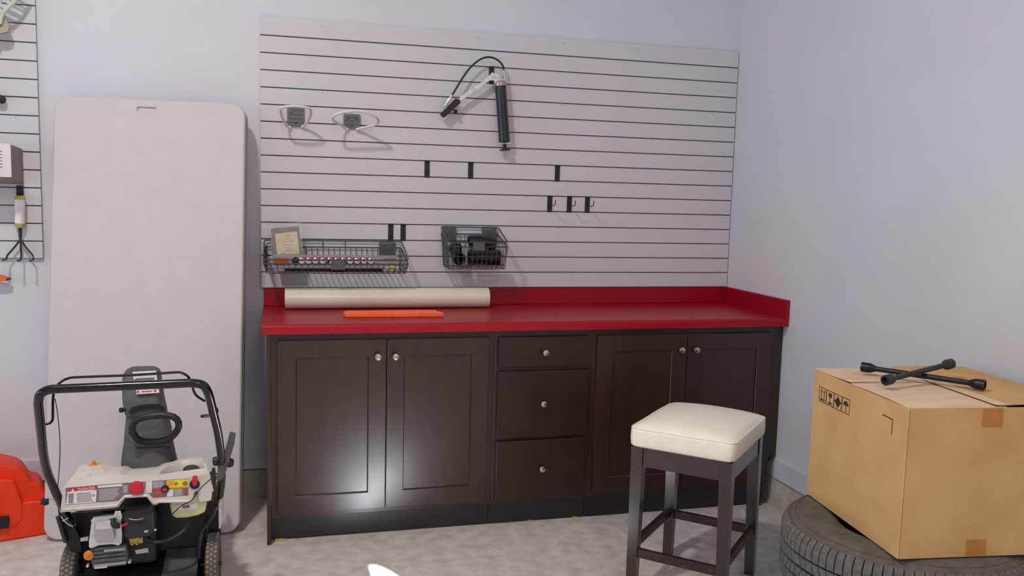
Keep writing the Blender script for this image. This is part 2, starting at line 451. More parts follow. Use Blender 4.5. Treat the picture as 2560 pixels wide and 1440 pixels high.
door(c1, 0.0727, 0.5215, 0.1335, 0.8745, 0.4848, 0.803)
door(c1, 0.5245, 0.9700, 0.1335, 0.8745, 0.559, 0.802)
c2 = cabinet(0.9975, 1.4570, 'dark brown cabinet with three stacked drawers')
drawer(c2, 1.0150, 1.4355, 0.7360, 0.8745, 1.2268, 0.803)
drawer(c2, 1.0150, 1.4355, 0.4160, 0.7190, 1.2248, 0.571)
drawer(c2, 1.0150, 1.4355, 0.1275, 0.4015, 1.2267, 0.271)
c3 = cabinet(1.4580, 2.3980, 'dark brown cabinet with two doors behind the bar stool', toe_x1=2.385)
part('filler_strip', MB().box(2.3985, 2.4385, YF + 0.001, YF + 0.020, 0.252, ZC - 0.0005), 'espresso', c3)
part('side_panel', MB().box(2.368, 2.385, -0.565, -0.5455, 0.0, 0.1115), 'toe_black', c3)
door(c3, 1.4785, 1.9225, 0.1335, 0.8735, 1.8892, 0.8015)
door(c3, 1.9255, 2.3700, 0.1335, 0.8735, 1.9647, 0.800)
for x, ln in ((0.085, 0.05), (1.42, 0.03), (1.20, 0.022)):
    solo('wood_shim', MB().prism([(x - ln / 2, -0.565, 0.0005), (x + ln / 2, -0.565, 0.0005), (x + ln / 2, -0.565, 0.004), (x - ln / 2, -0.565, 0.0072)], (0, 0.03, 0)), 'shim_pine', (x, -0.55, 0.0),
         {0.085: 'pine shim under the toe kick next to the cabinet side panel', 1.42: 'longer pine shim under the toe kick below the drawers', 1.20: 'shortest pine shim under the toe kick below the drawers'}[x], 'shim', 'shims under the cabinets')

# ------------------------------------------------------------------ worktop
ct = thing('countertop', (1.22, -0.31, 0.906), 'glossy red laminate countertop with backsplash', 'countertop')
ZT = 0.944
prof = [(-0.003, 0.9062), (-0.003, ZT), (-0.600, ZT), (-0.612, ZT + 0.0015), (-0.620, ZT + 0.0012), (-0.626, ZT - 0.002), (-0.630, ZT - 0.008), (-0.6305, ZT - 0.020), (-0.630, 0.9062)]
part('slab', MB().prism([(0.010, y, z) for y, z in prof], (2.4085, 0, 0)), 'counter_red', ct, ang=40)
part('backsplash', MB().box(0.012, 2.4185, -0.0215, -0.0008, ZT + 0.0003, ZB - 0.0016, bev=0.002), 'counter_red', ct)
part('side_splash', MB().box(2.419, 2.4392, -0.6305, -0.0215, 0.9062, 1.032, bev=0.002), 'counter_red', ct)

# roll and scabbard on the worktop
r = thing('sheet_roll', (0.59, -0.135, ZT), 'cream roll of shiny sheet lying against the red backsplash', 'roll')
RR = 0.049; yc = -0.135
spiral = []
for i in range(61):
    t = i / 60 * 2 * pi
    rad = RR - 0.0025 * (i / 60)
    spiral.append((0.107, yc + rad * math.cos(t + 0.9), ZT + RR + 0.0003 + rad * math.sin(t + 0.9)))
part('sheet', MB().prism(spiral, (0.966, 0, 0)), 'roll_cream', r, ang=40)
part('core', MB().cyl((0.1055, yc, ZT + RR), (0.1068, yc, ZT + RR), 0.022), 'cardboard_core', r)
part('core', MB().cyl((1.0732, yc, ZT + RR), (1.0745, yc, ZT + RR), 0.022), 'cardboard_core', r)
zs = ZT + 0.021
A, B_, C_ = PZ(856, 781, zs), PZ(1112, 783, zs), PZ(1100, 774.5, zs)
yf0, yf1 = -0.425, -0.445
out = [(A.x + 0.012, yf0 + 0.006), (A.x + 0.004, yf0 + 0.03), (A.x + 0.008, yf0 + 0.055), (A.x + 0.03, yf0 + 0.075), (B_.x - 0.02, yf1 + 0.085), (B_.x - 0.022, yf1 + 0.045), (B_.x - 0.004, yf1 + 0.03), (B_.x, yf1 + 0.002), (A.x + 0.03, yf0 - 0.003)]
t = thing('saw_bar_cover', ((A.x + B_.x) / 2, -0.4, ZT), 'orange plastic saw bar cover lying in front of the cream roll', 'bar cover')
part('shell', MB().prism([(x, y, ZT + 0.0005) for x, y in out], (0, 0, 0.020), bev=0.003), 'scabbard_orange', t)
part('rib', MB().box(A.x + 0.05, B_.x - 0.04, yf0 + 0.02, yf0 + 0.03, ZT + 0.0195, ZT + 0.0225, bev=0.001), 'scabbard_orange', t)
part('rib', MB().box(A.x + 0.05, B_.x - 0.04, yf0 + 0.046, yf0 + 0.056, ZT + 0.0195, ZT + 0.0225, bev=0.001), 'scabbard_orange', t)

# ------------------------------------------------------------------ leaning folding table
TX0, TX1, TL, TT = -0.790, 0.0, 1.885, 0.032
tilt = math.atan2(0.300, 1.855)
TM = Matrix.Translation((-0.088, -0.455, 0.010)) @ Matrix.Rotation(math.radians(-5.0), 4, 'Z') @ Matrix.Rotation(-tilt, 4, 'X')     # local: x, y=depth to wall, z=up the table
t = thing('folding_table', (-0.456, -0.43, 0), 'grey plastic folding table leaning upright against the wall', 'table')
tb = bmesh.new()
def loop(pts, y): return [tb.verts.new((x, y, z)) for x, z in pts]
o2 = rrect(TX0 + 0.006, TX1 - 0.006, 0.006, TL - 0.006, 0.055, 8); o1 = rrect(TX0, TX1, 0, TL, 0.060, 8)
L0 = loop(o2, 0.0); L1 = loop(o1, 0.006); L2 = loop(o1, TT); 
for P_, Q_ in ((L0, L1), (L1, L2)):
    for i in range(len(P_)): tb.faces.new((P_[i], P_[(i + 1) % len(P_)], Q_[(i + 1) % len(P_)], Q_[i]))
tb.faces.new(L2)
gx, gz = -0.413, TL - 0.045
s1 = rrect(gx - 0.042, gx + 0.042, gz - 0.013, gz + 0.013, 0.010, 8)
S0 = loop(s1, 0.0); S1 = loop([(gx + (x - gx) * 0.95, gz + (z - gz) * 0.8) for x, z in s1], 0.010)
for i in range(len(S0)): tb.faces.new((S0[i], S0[(i + 1) % len(S0)], S1[(i + 1) % len(S0)], S1[i]))
tb.faces.new(S1[::-1])
n = len(L0)
for i in range(n): tb.faces.new((L0[i], S0[i], S0[(i + 1) % n], L0[(i + 1) % n]))
bmesh.ops.recalc_face_normals(tb, faces=tb.faces)
mb = MB(); mb._merge(tb); mb.xf(TM)
part('tabletop', mb, 'table_plastic', t, ang=30)
mb = MB()
o3 = rrect(TX0 + 0.005, TX1 - 0.005, 0.005, TL - 0.005, 0.055, 8)
mb.prism([(x, TT + 0.0003, z) for x, z in o3], (0, 0.014, 0)); mb.xf(TM); part('shadow_groove', mb, 'steel_dark', t)
mb = MB(); mb.prism([(x, TT + 0.0145, z) for x, z in rrect(TX0 - 0.004, TX1 + 0.004, 0.0, TL - 0.002, 0.06, 8)], (0, 0.030, 0), bev=0.003); mb.xf(TM)
part('underside_rim', mb, 'table_edge', t)
for zc in (0.20, 0.85):
    mb = MB().tube(smooth_path([(TX0 + 0.12, 0.089, zc), (TX0 + 0.12, 0.089, zc + 0.3), (TX1 - 0.12, 0.089, zc + 0.3), (TX1 - 0.12, 0.089, zc)], 2), 0.0125, 10); mb.xf(TM)
    part('leg', mb, 'steel_dark', t)

# ------------------------------------------------------------------ bar stool
_q = lambda x, y: Vector((CAM.x + (x - CAM.x) * 0.976, CAM.y + (y - CAM.y) * 0.976, 0))
SL, SF, SR = _q(1.378, -1.249), _q(1.663, -1.527), _q(1.991, -1.184)
ex = (SF - SL); lx = ex.length; ex.normalize()
ey = Vector((-ex.y, ex.x, 0)); ly = (SR - SF).dot(ey)
ZS = 0.576
SM = Matrix((ex.to_4d(), ey.to_4d(), Vector((0, 0, 1, 0)), (0, 0, 0, 1))).transposed()
SM[3][3] = 1
for i in range(3): SM[i][3] = SL[i]
for i in range(3): SM[3][i] = 0
st = thing('bar_stool', (SL + SR) / 2, 'dark wooden bar stool with cream leather seat', 'stool')
def sp(name, mb, m, **k): return part(name, mb.xf(SM), m, st, **k)
# cushion: rounded block, crowned top
def cushion():
    nx, ny = 20, 20; t = bmesh.new(); e = 0.004
    def P2(i, j, top):
        u, v = i / nx, j / ny
        x = -e + u * (lx + 2 * e); y = -e + v * (ly + 2 * e)
        # rounded corners in plan
        r = 0.03
        cx = min(max(x, -e + r), lx + e - r); cy = min(max(y, -e + r), ly + e - r)
        d = Vector((x - cx, y - cy, 0))
        if d.length > r and abs(d.x) > 1e-6 and abs(d.y) > 1e-6:
            d = d.normalized() * r; x, y = cx + d.x, cy + d.y
        b = (4 * u * (1 - u)) ** 0.45 * (4 * v * (1 - v)) ** 0.45
        return x, y, 0.072 + 0.040 * b
    G = [[t.verts.new((P2(i, j, 1)[0], P2(i, j, 1)[1], ZS + P2(i, j, 1)[2])) for j in range(ny + 1)] for i in range(nx + 1)]
    for i in range(nx):
        for j in range(ny): t.faces.new((G[i][j], G[i + 1][j], G[i + 1][j + 1], G[i][j + 1]))
    ring = [G[i][0] for i in range(nx)] + [G[nx][j] for j in range(ny)] + [G[i][ny] for i in range(nx, 0, -1)] + [G[0][j] for j in range(ny, 0, -1)]
    cx, cy = lx / 2, ly / 2
    prev = ring
    for dz, sc_ in ((0.060, 1.008), (0.030, 1.012), (0.008, 1.004), (0.0008, 0.97)):
        cur = [t.verts.new((cx + (v.co.x - cx) * sc_, cy + (v.co.y - cy) * sc_, ZS + dz)) for v in ring]
        for i in range(len(ring)): t.faces.new((prev[i], cur[i], cur[(i + 1) % len(ring)], prev[(i + 1) % len(ring)]))
        prev = cur
    t.faces.new(prev); bmesh.ops.recalc_face_normals(t, faces=t.faces)
    return t, [v.co.copy() for v in ring]
tcu, ring = cushion()
mb = MB(); mb._merge(tcu); cu = sp('seat', mb, 'stool_leather', ang=60)
mb = MB().tube(ring, 0.0022, 6, closed=True); part('piping', mb.xf(SM), 'stool_leather', cu)
lg = 0.046; ins = 0.004
corners = [(ins, ins), (lx - ins - lg, ins), (lx - ins - lg, ly - ins - lg), (ins, ly - ins - lg)]
for k, (x, y) in enumerate(corners):
    tx = 0.006 if x < lx / 2 else 0; ty = 0.006 if y < ly / 2 else 0
    top = [(x, y, ZS - 0.0005), (x + lg, y, ZS - 0.0005), (x + lg, y + lg, ZS - 0.0005), (x, y + lg, ZS - 0.0005)]
    q = 0.036; ox = (lg - q) if x < lx / 2 else 0; oy = (lg - q) if y < ly / 2 else 0
    bx, by = x + 0.004 * (1 if x < lx / 2 else -1) * -1 + ox * 0, y
    bot = [(x + (0 if x < lx / 2 else lg - q), y + (0 if y < ly / 2 else lg - q), 0.0)]
    b0 = bot[0]; bot = [b0, (b0[0] + q, b0[1], 0), (b0[0] + q, b0[1] + q, 0), (b0[0], b0[1] + q, 0)]
    sp('leg', MB().loft([bot, top]), 'stool_wood')
g = lg + ins + 0.0006
za0, za1 = ZS - 0.072, ZS - 0.001
for (x0, x1, y0, y1) in ((g, lx - g, ins + .004, ins + .024), (g, lx - g, ly - ins - .024, ly - ins - .004), (ins + .004, ins + .024, g, ly - g), (lx - ins - .024, lx - ins - .004, g, ly - g)):
    sp('apron', MB().box(x0, x1, y0, y1, za0, za1, bev=0.001), 'stool_wood')
g2 = 0.0415
for (x0, x1, y0, y1, z0) in ((g2, lx - g2, 0.010, 0.030, 0.148), (g2, lx - g2, ly - 0.030, ly - 0.010, 0.165), (0.010, 0.030, g2, ly - g2, 0.172), (lx - 0.030, lx - 0.010, g2, ly - g2, 0.172)):
    sp('stretcher', MB().box(x0, x1, y0, y1, z0, z0 + 0.034, bev=0.002), 'stool_worn')

# ------------------------------------------------------------------ stacked tires
TC = Vector((2.015, -1.995, 0)); TR = 0.375; TW = 0.2472; DR = TR - 0.35
def tire(z0, label):
    t = thing('tire', (TC.x, TC.y, z0), label, 'tire')
    prof = [(0.192, 0.035), (0.200, 0.018), (0.222, 0.006), (0.262, 0.0), (0.290 + DR, 0.003), (0.315 + DR, 0.016), (0.330 + DR, 0.030), (0.3355 + DR, 0.045)]
    full = prof + [(r_, TW - h) for r_, h in reversed(prof)]
    inner = [(0.192, TW - 0.036), (0.215, TW - 0.06), (0.32, TW - 0.06), (0.335, TW * .6), (0.335, TW * .4), (0.32, 0.06), (0.215, 0.06), (0.192, 0.036)]
    mb = MB(); n = 96
    ringp = full + inner
    rings = [[(TC.x + r_ * math.cos(2 * pi * k / n), TC.y + r_ * math.sin(2 * pi * k / n), z0 + h) for r_, h in ringp] for k in range(n)]
    rings.append(rings[0]); mb.loft(rings, True, False)
    bmesh.ops.remove_doubles(mb.bm, verts=mb.bm.verts, dist=1e-5); bmesh.ops.recalc_face_normals(mb.bm, faces=mb.bm.faces)
    body = part('carcass', mb, 'tire_rubber', t, ang=50)
    mb = MB()
    for (ra, h) in ((0.237, 0.0035), (0.307 + DR, 0.0108)):
        for top in (0, 1):
            zz = z0 + (TW - h if top else h)
            mb.tube([(TC.x + ra * math.cos(2 * pi * k / 72), TC.y + ra * math.sin(2 * pi * k / 72), zz) for k in range(72)], 0.0014, 5, closed=True)
    part('sidewall_ring', mb, 'tire_rubber', body)
    # tread: shoulder lugs and three rows of blocks
    nb = 84
    def block(a0, a1, ha, hb, r0, r1, sk=0.0):
        vs = []
        for rr in (r0, r1):
            for (aa, hh) in ((a0, ha), (a1, ha), (a1 + sk, hb), (a0 + sk, hb)): vs.append((TC.x + rr * math.cos(aa), TC.y + rr * math.sin(aa), z0 + hh))
        return vs
    def addblk(mb, vs):
        b = mb.bm; V = [b.verts.new(v) for v in vs]
        for f in ((4, 5, 6, 7), (0, 1, 5, 4), (1, 2, 6, 5), (2, 3, 7, 6), (3, 0, 4, 7)): b.faces.new([V[i] for i in f])
    lug = MB(); rib = MB(); st_ = 2 * pi / nb
    for k in range(nb):
        a = k * st_
        for flip in (0, 1):
            f = (lambda h: TW - h) if flip else (lambda h: h)
            # shoulder lug wraps from tread over the shoulder
            vs = []
            for (rr, h) in ((0.3495 + DR, 0.083), (0.3495 + DR, 0.055), (0.343 + DR, 0.036), (0.331 + DR, 0.021)):
                for aa in (a, a + st_ * 0.86): vs.append((TC.x + rr * math.cos(aa), TC.y + rr * math.sin(aa), z0 + f(h)))
            V = [lug.bm.verts.new(v) for v in vs]
            vi = []
            for (rr, h) in ((0.333 + DR, 0.083), (0.333 + DR, 0.050), (0.329 + DR, 0.036), (0.322 + DR, 0.026)):
                for aa in (a, a + st_ * 0.86): vi.append((TC.x + rr * math.cos(aa), TC.y + rr * math.sin(aa), z0 + f(h)))
            W = [lug.bm.verts.new(v) for v in vi]
            for i in range(3):
                lug.bm.faces.new((V[2 * i], V[2 * i + 1], V[2 * i + 3], V[2 * i + 2]))
                lug.bm.faces.new((V[2 * i], V[2 * i + 2], W[2 * i + 2], W[2 * i])); lug.bm.faces.new((V[2 * i + 1], W[2 * i + 1], W[2 * i + 3], V[2 * i + 3]))
            lug.bm.faces.new((V[0], W[0], W[1], V[1])); lug.bm.faces.new((V[6], V[7], W[7], W[6]))
            addblk(rib, block(a, a + st_ * 0.88, f(0.090), f(0.119), 0.333 + DR, 0.350 + DR, st_ * 0.35))
    for m_ in (lug, rib): bmesh.ops.recalc_face_normals(m_.bm, faces=m_.bm.faces)
    o = part('tread_lugs', lug, 'tire_tread', t, smooth=False); o['kind'] = 'stuff'
    o = part('tread_blocks', rib, 'tire_tread', t, smooth=False); o['kind'] = 'stuff'
    return t
tire(0.0, 'worn black tire flat on the floor under another tire')
tire(TW + 0.0003, 'worn black tire directly under the cardboard box')

# ------------------------------------------------------------------ cardboard box
ZB0 = 2 * TW + 0.0032; ZB1 = 0.94
BL = PZ(2037, 920, ZB1); BF = PZ(2272, 1018, ZB1)
bu = (BL - BF); bl = bu.length; bu.normalize(); bw = Vector((bu.y, -bu.x, 0)); BW = 0.555
bx = thing('cardboard_box', ((BL + BF) / 2 + bw * BW / 2).xy.to_3d() + Vector((0, 0, ZB0)), 'large brown cardboard box standing on the stacked tires', 'box')
def bp(a, b, z): return BF + bu * a + bw * b + Vector((0, 0, z - BF.z))      # a along the printed side, b along the taped side
def bquad(a0, a1, b0, b1, z0, z1, bev=0.0):
    mb = MB(); return mb.prism([bp(a0, b0, z0), bp(a1, b0, z0), bp(a1, b1, z0), bp(a0, b1, z0)], (0, 0, z1 - z0), bev)
th = 0.006
part('side_wall', bquad(0, bl, 0, th, ZB0, ZB1 - 0.004, 0.002), 'cardboard', bx, 'side printed with handling symbols')
part('side_wall', bquad(0, bl, BW - th, BW, ZB0, ZB1 - 0.004, 0.002), 'cardboard', bx)
part('end_wall', bquad(0.0, th, th, BW - th, ZB0, ZB1 - 0.004), 'cardboard', bx)
part('end_wall', bquad(bl - th, bl, th, BW - th, ZB0, ZB1 - 0.004), 'cardboard', bx)
part('corner_crease', MB().tube([bp(0.0028, 0.0028, ZB0 + 0.001), bp(0.0028, 0.0028, ZB1 - 0.004)], 0.0034, 12), 'cardboard', bx)
part('bottom', bquad(th, bl - th, th, BW - th, ZB0, ZB0 + 0.004), 'cardboard', bx)
am = bl * 0.575
def flap(a0, a1, b0, b1, zf, m_, lab, seed):
    # slightly buckled sheet
    t = bmesh.new(); rnd = random.Random(seed); nx, ny = 10, 10
    lay = []
    for dz in (0, -0.003):
        lay.append([[t.verts.new(bp(a0 + (a1 - a0) * i / nx, b0 + (b1 - b0) * j / ny, zf(i / nx, j / ny) + dz)) for j in range(ny + 1)] for i in range(nx + 1)])
    for k, G in enumerate(lay):
        for i in range(nx):
            for j in range(ny):
                f = (G[i][j], G[i + 1][j], G[i + 1][j + 1], G[i][j + 1]); t.faces.new(f)
    A_, B2 = lay
    def side(c): 
        for p, q in zip(c, c[1:]): t.faces.new((A_[p[0]][p[1]], A_[q[0]][q[1]], B2[q[0]][q[1]], B2[p[0]][p[1]]))
    side([(i, 0) for i in range(nx + 1)]); side([(i, ny) for i in range(nx + 1)]); side([(0, j) for j in range(ny + 1)]); side([(nx, j) for j in range(ny + 1)])
    bmesh.ops.recalc_face_normals(t, faces=t.faces)
    mb = MB(); mb._merge(t); return part('flap', mb, m_, bx, lab)
flap(0.002, am - 0.002, 0.002, BW * 0.55, lambda u, v: ZB1 - 0.0005 + 0.002 * math.sin(pi * u) * (1 - v) - 0.0022 * (1 if u < 0.02 else 0), 'cardboard_pale', 'pale scuffed flap', 1)
flap(am + 0.002, bl - 0.002, 0.002, BW * 0.55, lambda u, v: ZB1 - 0.0005 + 0.004 * (1 - u) * (1 - u) * (1 - v), 'cardboard_pale', 'pale scuffed flap', 2)
flap(0.002, bl - 0.002, BW * 0.5, BW - 0.001, lambda u, v: ZB1 + 0.0035 + 0.004 * math.sin(pi * v), 'cardboard', 'brown flap', 3)
# tape
part('tape', bquad(0.001, 0.35, BW * 0.5 - 0.012, BW * 0.5 + 0.03, ZB1 + 0.0042, ZB1 + 0.0048), 'cardboard_pale', bx)
def front_rect(b0, b1, z0, z1, out=0.0008): return MB().prism([bp(-0.0003, b0, z0), bp(-0.0003, b1, z0), bp(-0.0003, b1, z1), bp(-0.0003, b0, z1)], -bu * out)
def front_b(u, v):
    d = ray(u, v); nrm = bu; t_ = (BF - CAM).dot(nrm) / d.dot(nrm); p = CAM + d * t_
    return (p - BF).dot(bw), p.z
for (ua, va, ub, vb) in ((2458, 1022, 2505, 1067), (2416, 1350, 2462, 1394)):
    b0, z1 = front_b(ua, va); b1, z0 = front_b(ub, vb)
    part('tape', front_rect(b0, b1, max(z0, ZB0 + 0.003), min(z1, ZB1 - 0.006)), 'tape_brown', bx, 'square of brown tape')
def side_a(u, v):
    d = ray(u, v); t_ = (BF - CAM).dot(bw) / d.dot(bw); p = CAM + d * t_
    return (p - BF).dot(bu), p.z
def ink(mb, a0, z0, a1, z1, wd):
    p, q = bp(a0, -0.0006, z0), bp(a1, -0.0006, z1)
    dv = (q - p).normalized(); nv = dv.cross(bw).normalized() * wd / 2
    mb.prism([p - nv, q - nv, q + nv, p + nv], -bw * 0.0003)
def inkpoly(mb, pts): mb.prism([bp(a_, -0.0006, z_) for a_, z_ in pts], -bw * 0.0003)
a_l, z_t = side_a(2049, 966); a_r, z_b2 = side_a(2124, 1034); _, z_b = side_a(2050, 1002); 
z_top = z_t; z_bot = z_b
sw = (a_l - a_r) / 4
for k in range(4):
    mb = MB(); A0 = a_l - sw * k - 0.0015; A1 = a_l - sw * (k + 1) + 0.0015; mid = (A0 + A1) / 2; zc = (z_top + z_bot) / 2; hh = z_top - z_bot
    ink(mb, A0, z_top, A1, z_top, .0022); ink(mb, A0, z_bot, A1, z_bot, .0022); ink(mb, A0, z_bot, A0, z_top, .0016); ink(mb, A1, z_bot, A1, z_top, .0016)
    q = abs(A0 - A1) / 2
    if k == 0:
        for s in (-.45, .35):
            ink(mb, mid + s * q, zc - hh * .25, mid + s * q, zc + hh * .28, .003)
            inkpoly(mb, [(mid + s * q - .006, zc + hh * .22), (mid + s * q + .006, zc + hh * .22), (mid + s * q, zc + hh * .38)])
        ink(mb, mid - q * .7, zc - hh * .34, mid + q * .7, zc - hh * .34, .005)
    elif k == 1:
        inkpoly(mb, [(mid - q * .55, zc + hh * .36), (mid + q * .55, zc + hh * .36), (mid + q * .4, zc + hh * .1), (mid, zc - hh * .02), (mid - q * .4, zc + hh * .1)])
        ink(mb, mid, zc - hh * .3, mid, zc, .003); ink(mb, mid - q * .5, zc - hh * .34, mid + q * .5, zc - hh * .34, .006)
    elif k == 2:
        inkpoly(mb, [(mid + q * .62 * math.cos(t_ * pi / 8), zc + q * .62 * math.sin(t_ * pi / 8)) for t_ in range(16)])
        ink(mb, mid, zc - hh * .38, mid, zc + hh * .38, .006); ink(mb, mid - q * .85, zc, mid + q * .85, zc, .006)
    else:
        inkpoly(mb, [(mid + q * .7 * math.cos(t_ * pi / 10), zc + hh * .02 + hh * .3 * math.sin(t_ * pi / 10)) for t_ in range(11)])
        ink(mb, mid, zc - hh * .36, mid, zc + hh * .05, .0025); ink(mb, mid, zc - hh * .36, mid - q * .3, zc - hh * .36, .0025)
    part('printed_symbol', mb, 'print_dark', bx)
mb = MB(); p0, p1, p2 = side_a(2207, 1036), side_a(2232, 1049), side_a(2230, 1087)
ink(mb, *p0, *p1, .003); ink(mb, p1[0], p1[1], p1[0], p2[1], .003); part('printed_bracket', mb, 'print_dark', bx)

# lug wrench on the box
ZW = ZB1 + 0.0275
lw = thing('lug_wrench', PZ(2300, 935, ZB1 + 0.008), 'black four-way cross lug wrench lying on the cardboard box', 'wrench')
def wrench_arm(p, q, m_, name):
    p, q = Vector(p), Vector(q); d = (q - p).normalized(); r0, r1 = 0.0085, 0.0165
    o = part(name, MB().tube([p + d * 0.03, q - d * 0.03], r0, 16), m_, lw)
    for e_, dd in ((p, d), (q, -d)):
        part('socket', MB().lathe([(0.0, 0.012), (0.0115, 0.012), (0.0115, 0.0), (r1, 0.0), (r1, 0.024), (r1 * 0.96, 0.028), (r0, 0.046), (0.0, 0.047)], e_, dd, 20), m_, o)
zb_ = ZB1 + 0.0265
wrench_arm(PZ(2155, 917, zb_), PZ(2463, 963, zb_), 'wrench_black', 'arm')
wrench_arm(PZ(2213, 951, zb_ + 0.004), PZ(2378, 909, zb_ + 0.030), 'wrench_grey', 'arm')
# ------------------------------------------------------------------ small slatwall hooks
YS = -0.0203            # slat face
def slat_hook(u, v, label, group, wire=None, stud=True):
    """flat black plate clipped in a groove; (u, v) is the plate's top in the photograph"""
    p = PY(u, v, YS - 0.004)
    k = round((p.z - ZB) / H); z1 = ZB + k * H + 0.002
    x = p.x; w_ = 0.0125
    t = thing('slatwall_hook', (x, YS, z1 - 0.082), label, 'hook', group)
    mb = MB().prism([(x - w_, YS - .0003, z1 - 0.082), (x - w_, YS - .0045, z1 - 0.082), (x - w_, YS - .0045, z1 - 0.010), (x - w_, YS - .0075, z1 - 0.007), (x - w_, YS - .0075, z1 + 0.0005), (x - w_, YS - .0003, z1 + 0.0005)], (2 * w_, 0, 0), bev=0.0008)
    part('plate', mb, 'black_plastic', t)
    if stud:
        part('stud', MB().lathe([(0, 0), (0.0045, 0), (0.0045, 0.006), (0.003, 0.0085), (0, 0.009)], (x, YS - .0046, z1 - 0.052), (0, -1, 0), 12), 'steel_dark', t)
    if wire:
        y0 = YS - .0046; zz = z1 - 0.046
        part('wire_hook', MB().tube(smooth_path([(x, y0, zz), (x, y0 - wire * .75, zz - 0.004), (x, y0 - wire * .95, zz + 0.004), (x, y0 - wire, zz + 0.026)], 2), 0.0022, 8), 'black_metal', t)
    return t
gE = 'empty black slatwall hooks'
slat_hook(1068, 404, 'short black slatwall hook plate, the one of its row farthest from the side wall', gE)
slat_hook(1177, 408, 'short black slatwall hook plate, middle one of its row', gE)
slat_hook(1394, 416, 'short black slatwall hook plate above the three wire hooks', gE)
gW = 'black slatwall hooks with bent wire'
slat_hook(1375, 494, 'black slatwall hook with bent wire directly under a lone hook plate', gW, wire=0.095, stud=False)
slat_hook(1424, 495, 'black slatwall hook with bent wire, middle one of three', gW, wire=0.095, stud=False)
slat_hook(1469, 495, 'black slatwall hook with bent wire nearest the side wall', gW, wire=0.095, stud=False)
slat_hook(977, 561, 'black hook plate partly behind the grey basket bracket', gE)
slat_hook(1008, 562, 'black hook plate just past the long wire basket bracket', gE)
slat_hook(1229, 171, 'black slatwall hook holding up the grease gun', 'hooks holding tools', wire=0.022, stud=False)

# ------------------------------------------------------------------ large loop hooks
def loop_hook(plate, arms, label, name='loop_hook', ribs=5):
    """plate: (u0,v0,u1,v1) on the wall; arms: loop points (u, v, y)"""
    a = PY(plate[0], plate[1], -0.03); b = PY(plate[2], plate[3], -0.03)
    t = thing(name, ((a.x + b.x) / 2, YS, b.z), label, 'hook', 'large loop hooks on the slatwall')
    x0, x1, z0, z1 = a.x, b.x, b.z, a.z
    cz = 0.012
    part('plate', MB().prism([(x0, YS - .0004, z1), (x0, YS - .0004, z0 + cz), (x0 + cz, YS - .0004, z0), (x1 - cz, YS - .0004, z0), (x1, YS - .0004, z0 + cz), (x1, YS - .0004, z1)], (0, -0.014, 0), bev=0.002), 'hook_plate', t)
    for i in range(ribs):
        zz = z1 - 0.012 - i * (z1 - z0 - 0.03) / max(1, ribs - 1)
        part('rib', MB().box(x0 + 0.008, x1 - 0.008, YS - .0172, YS - .0140, zz - 0.002, zz + 0.002, bev=0.0008), 'hook_plate', t)
    for fx, fz in ((0.25, 0.68), (0.75, 0.66), (0.5, 0.16)):
        part('screw', MB().lathe([(0, 0), (0.0042, 0), (0.0042, 0.0005), (0, 0.0006)], (x0 + (x1 - x0) * fx, YS - .0146, z0 + (z1 - z0) * fz), (0, -1, 0), 10), 'black_plastic', t)
    pts = smooth_path([PY(*q) for q in arms], 2)
    part('loop_arm', MB().tube(pts, 0.0062, 10), 'hook_white', t)
    return t
Y1 = YS - 0.010
loop_hook((718, 268, 760, 316), [(726, 318, Y1 - .004), (717, 316, Y1 - .01), (708, 300, -0.10), (700, 276, -0.17), (704, 267, -0.19), (735, 265, -0.20), (765, 268, -0.19), (779, 273, -0.175), (775, 295, -0.10), (762, 313, Y1 - .01), (754, 318, Y1 - .004)], 'narrow white loop hook with ribbed grey plate', ribs=4)
loop_hook((859, 284, 900, 321), [(870, 323, Y1 - .004), (862, 320, Y1 - .01), (848, 309, -0.08), (833, 302, -0.14), (831, 293, -0.17), (845, 283, -0.19), (880, 277, -0.20), (912, 279, -0.195), (940, 290, -0.18), (948, 303, -0.15), (940, 312, -0.11), (912, 319, -0.06), (900, 321, Y1 - .01), (890, 324, Y1 - .004)], 'wide white loop hook with smooth grey plate', ribs=3)

# ------------------------------------------------------------------ grease gun
def G4(x, y, yy): return PY(1060 + x / 5.142, 120 + y / 5.142, yy)
yg = YS - 0.045
gg = thing('grease_gun', G4(1040, 1320, yg), 'black lever grease gun with looped hose hanging on the slatwall', 'grease gun')
top, bot = G4(983, 492, yg), G4(1035, 1212, yg); rb = 0.0285
ax = (bot - top).normalized(); Lb = (bot - top).length
part('barrel', MB().lathe([(0, 0), (rb * .95, 0), (rb, 0.004), (rb, 0.012), (rb * .96, 0.015), (rb * .96, Lb - 0.02), (rb, Lb - 0.016), (rb, Lb - 0.004), (rb * .9, Lb), (0, Lb)], top, ax, 28), 'barrel_black', gg)
part('head_cap', MB().lathe([(0, -0.026), (rb * .7, -0.026), (rb * .95, -0.022), (rb * 1.06, -0.018), (rb * 1.06, -0.001), (0, -0.001)], top, ax, 28), 'cap_bronze', gg)
hp = top - ax * 0.026
part('head_block', MB().obox(hp + Vector((-0.030, 0, -0.004)), hp + Vector((0.026, 0, -0.002)), (0, 0.012, 0), (0, 0, 0.010), bev=0.002), 'zinc', gg)
part('clevis', MB().obox(G4(850, 395, yg), G4(985, 400, yg), (0, 0.008, 0), (0, 0, 0.009), bev=0.002), 'zinc', gg)
part('clevis', MB().obox(G4(860, 350, yg - .004), G4(978, 372, yg - .004), (0, 0.004, 0), (0, 0, 0.010), bev=0.001), 'zinc', gg)
part('fitting', MB().tube([G4(1032, 430, yg), G4(1032, 345, yg), G4(1030, 344, yg), G4(1026, 275, yg)], [0.009, 0.008, 0.0055, 0.005], 12), 'chrome', gg)
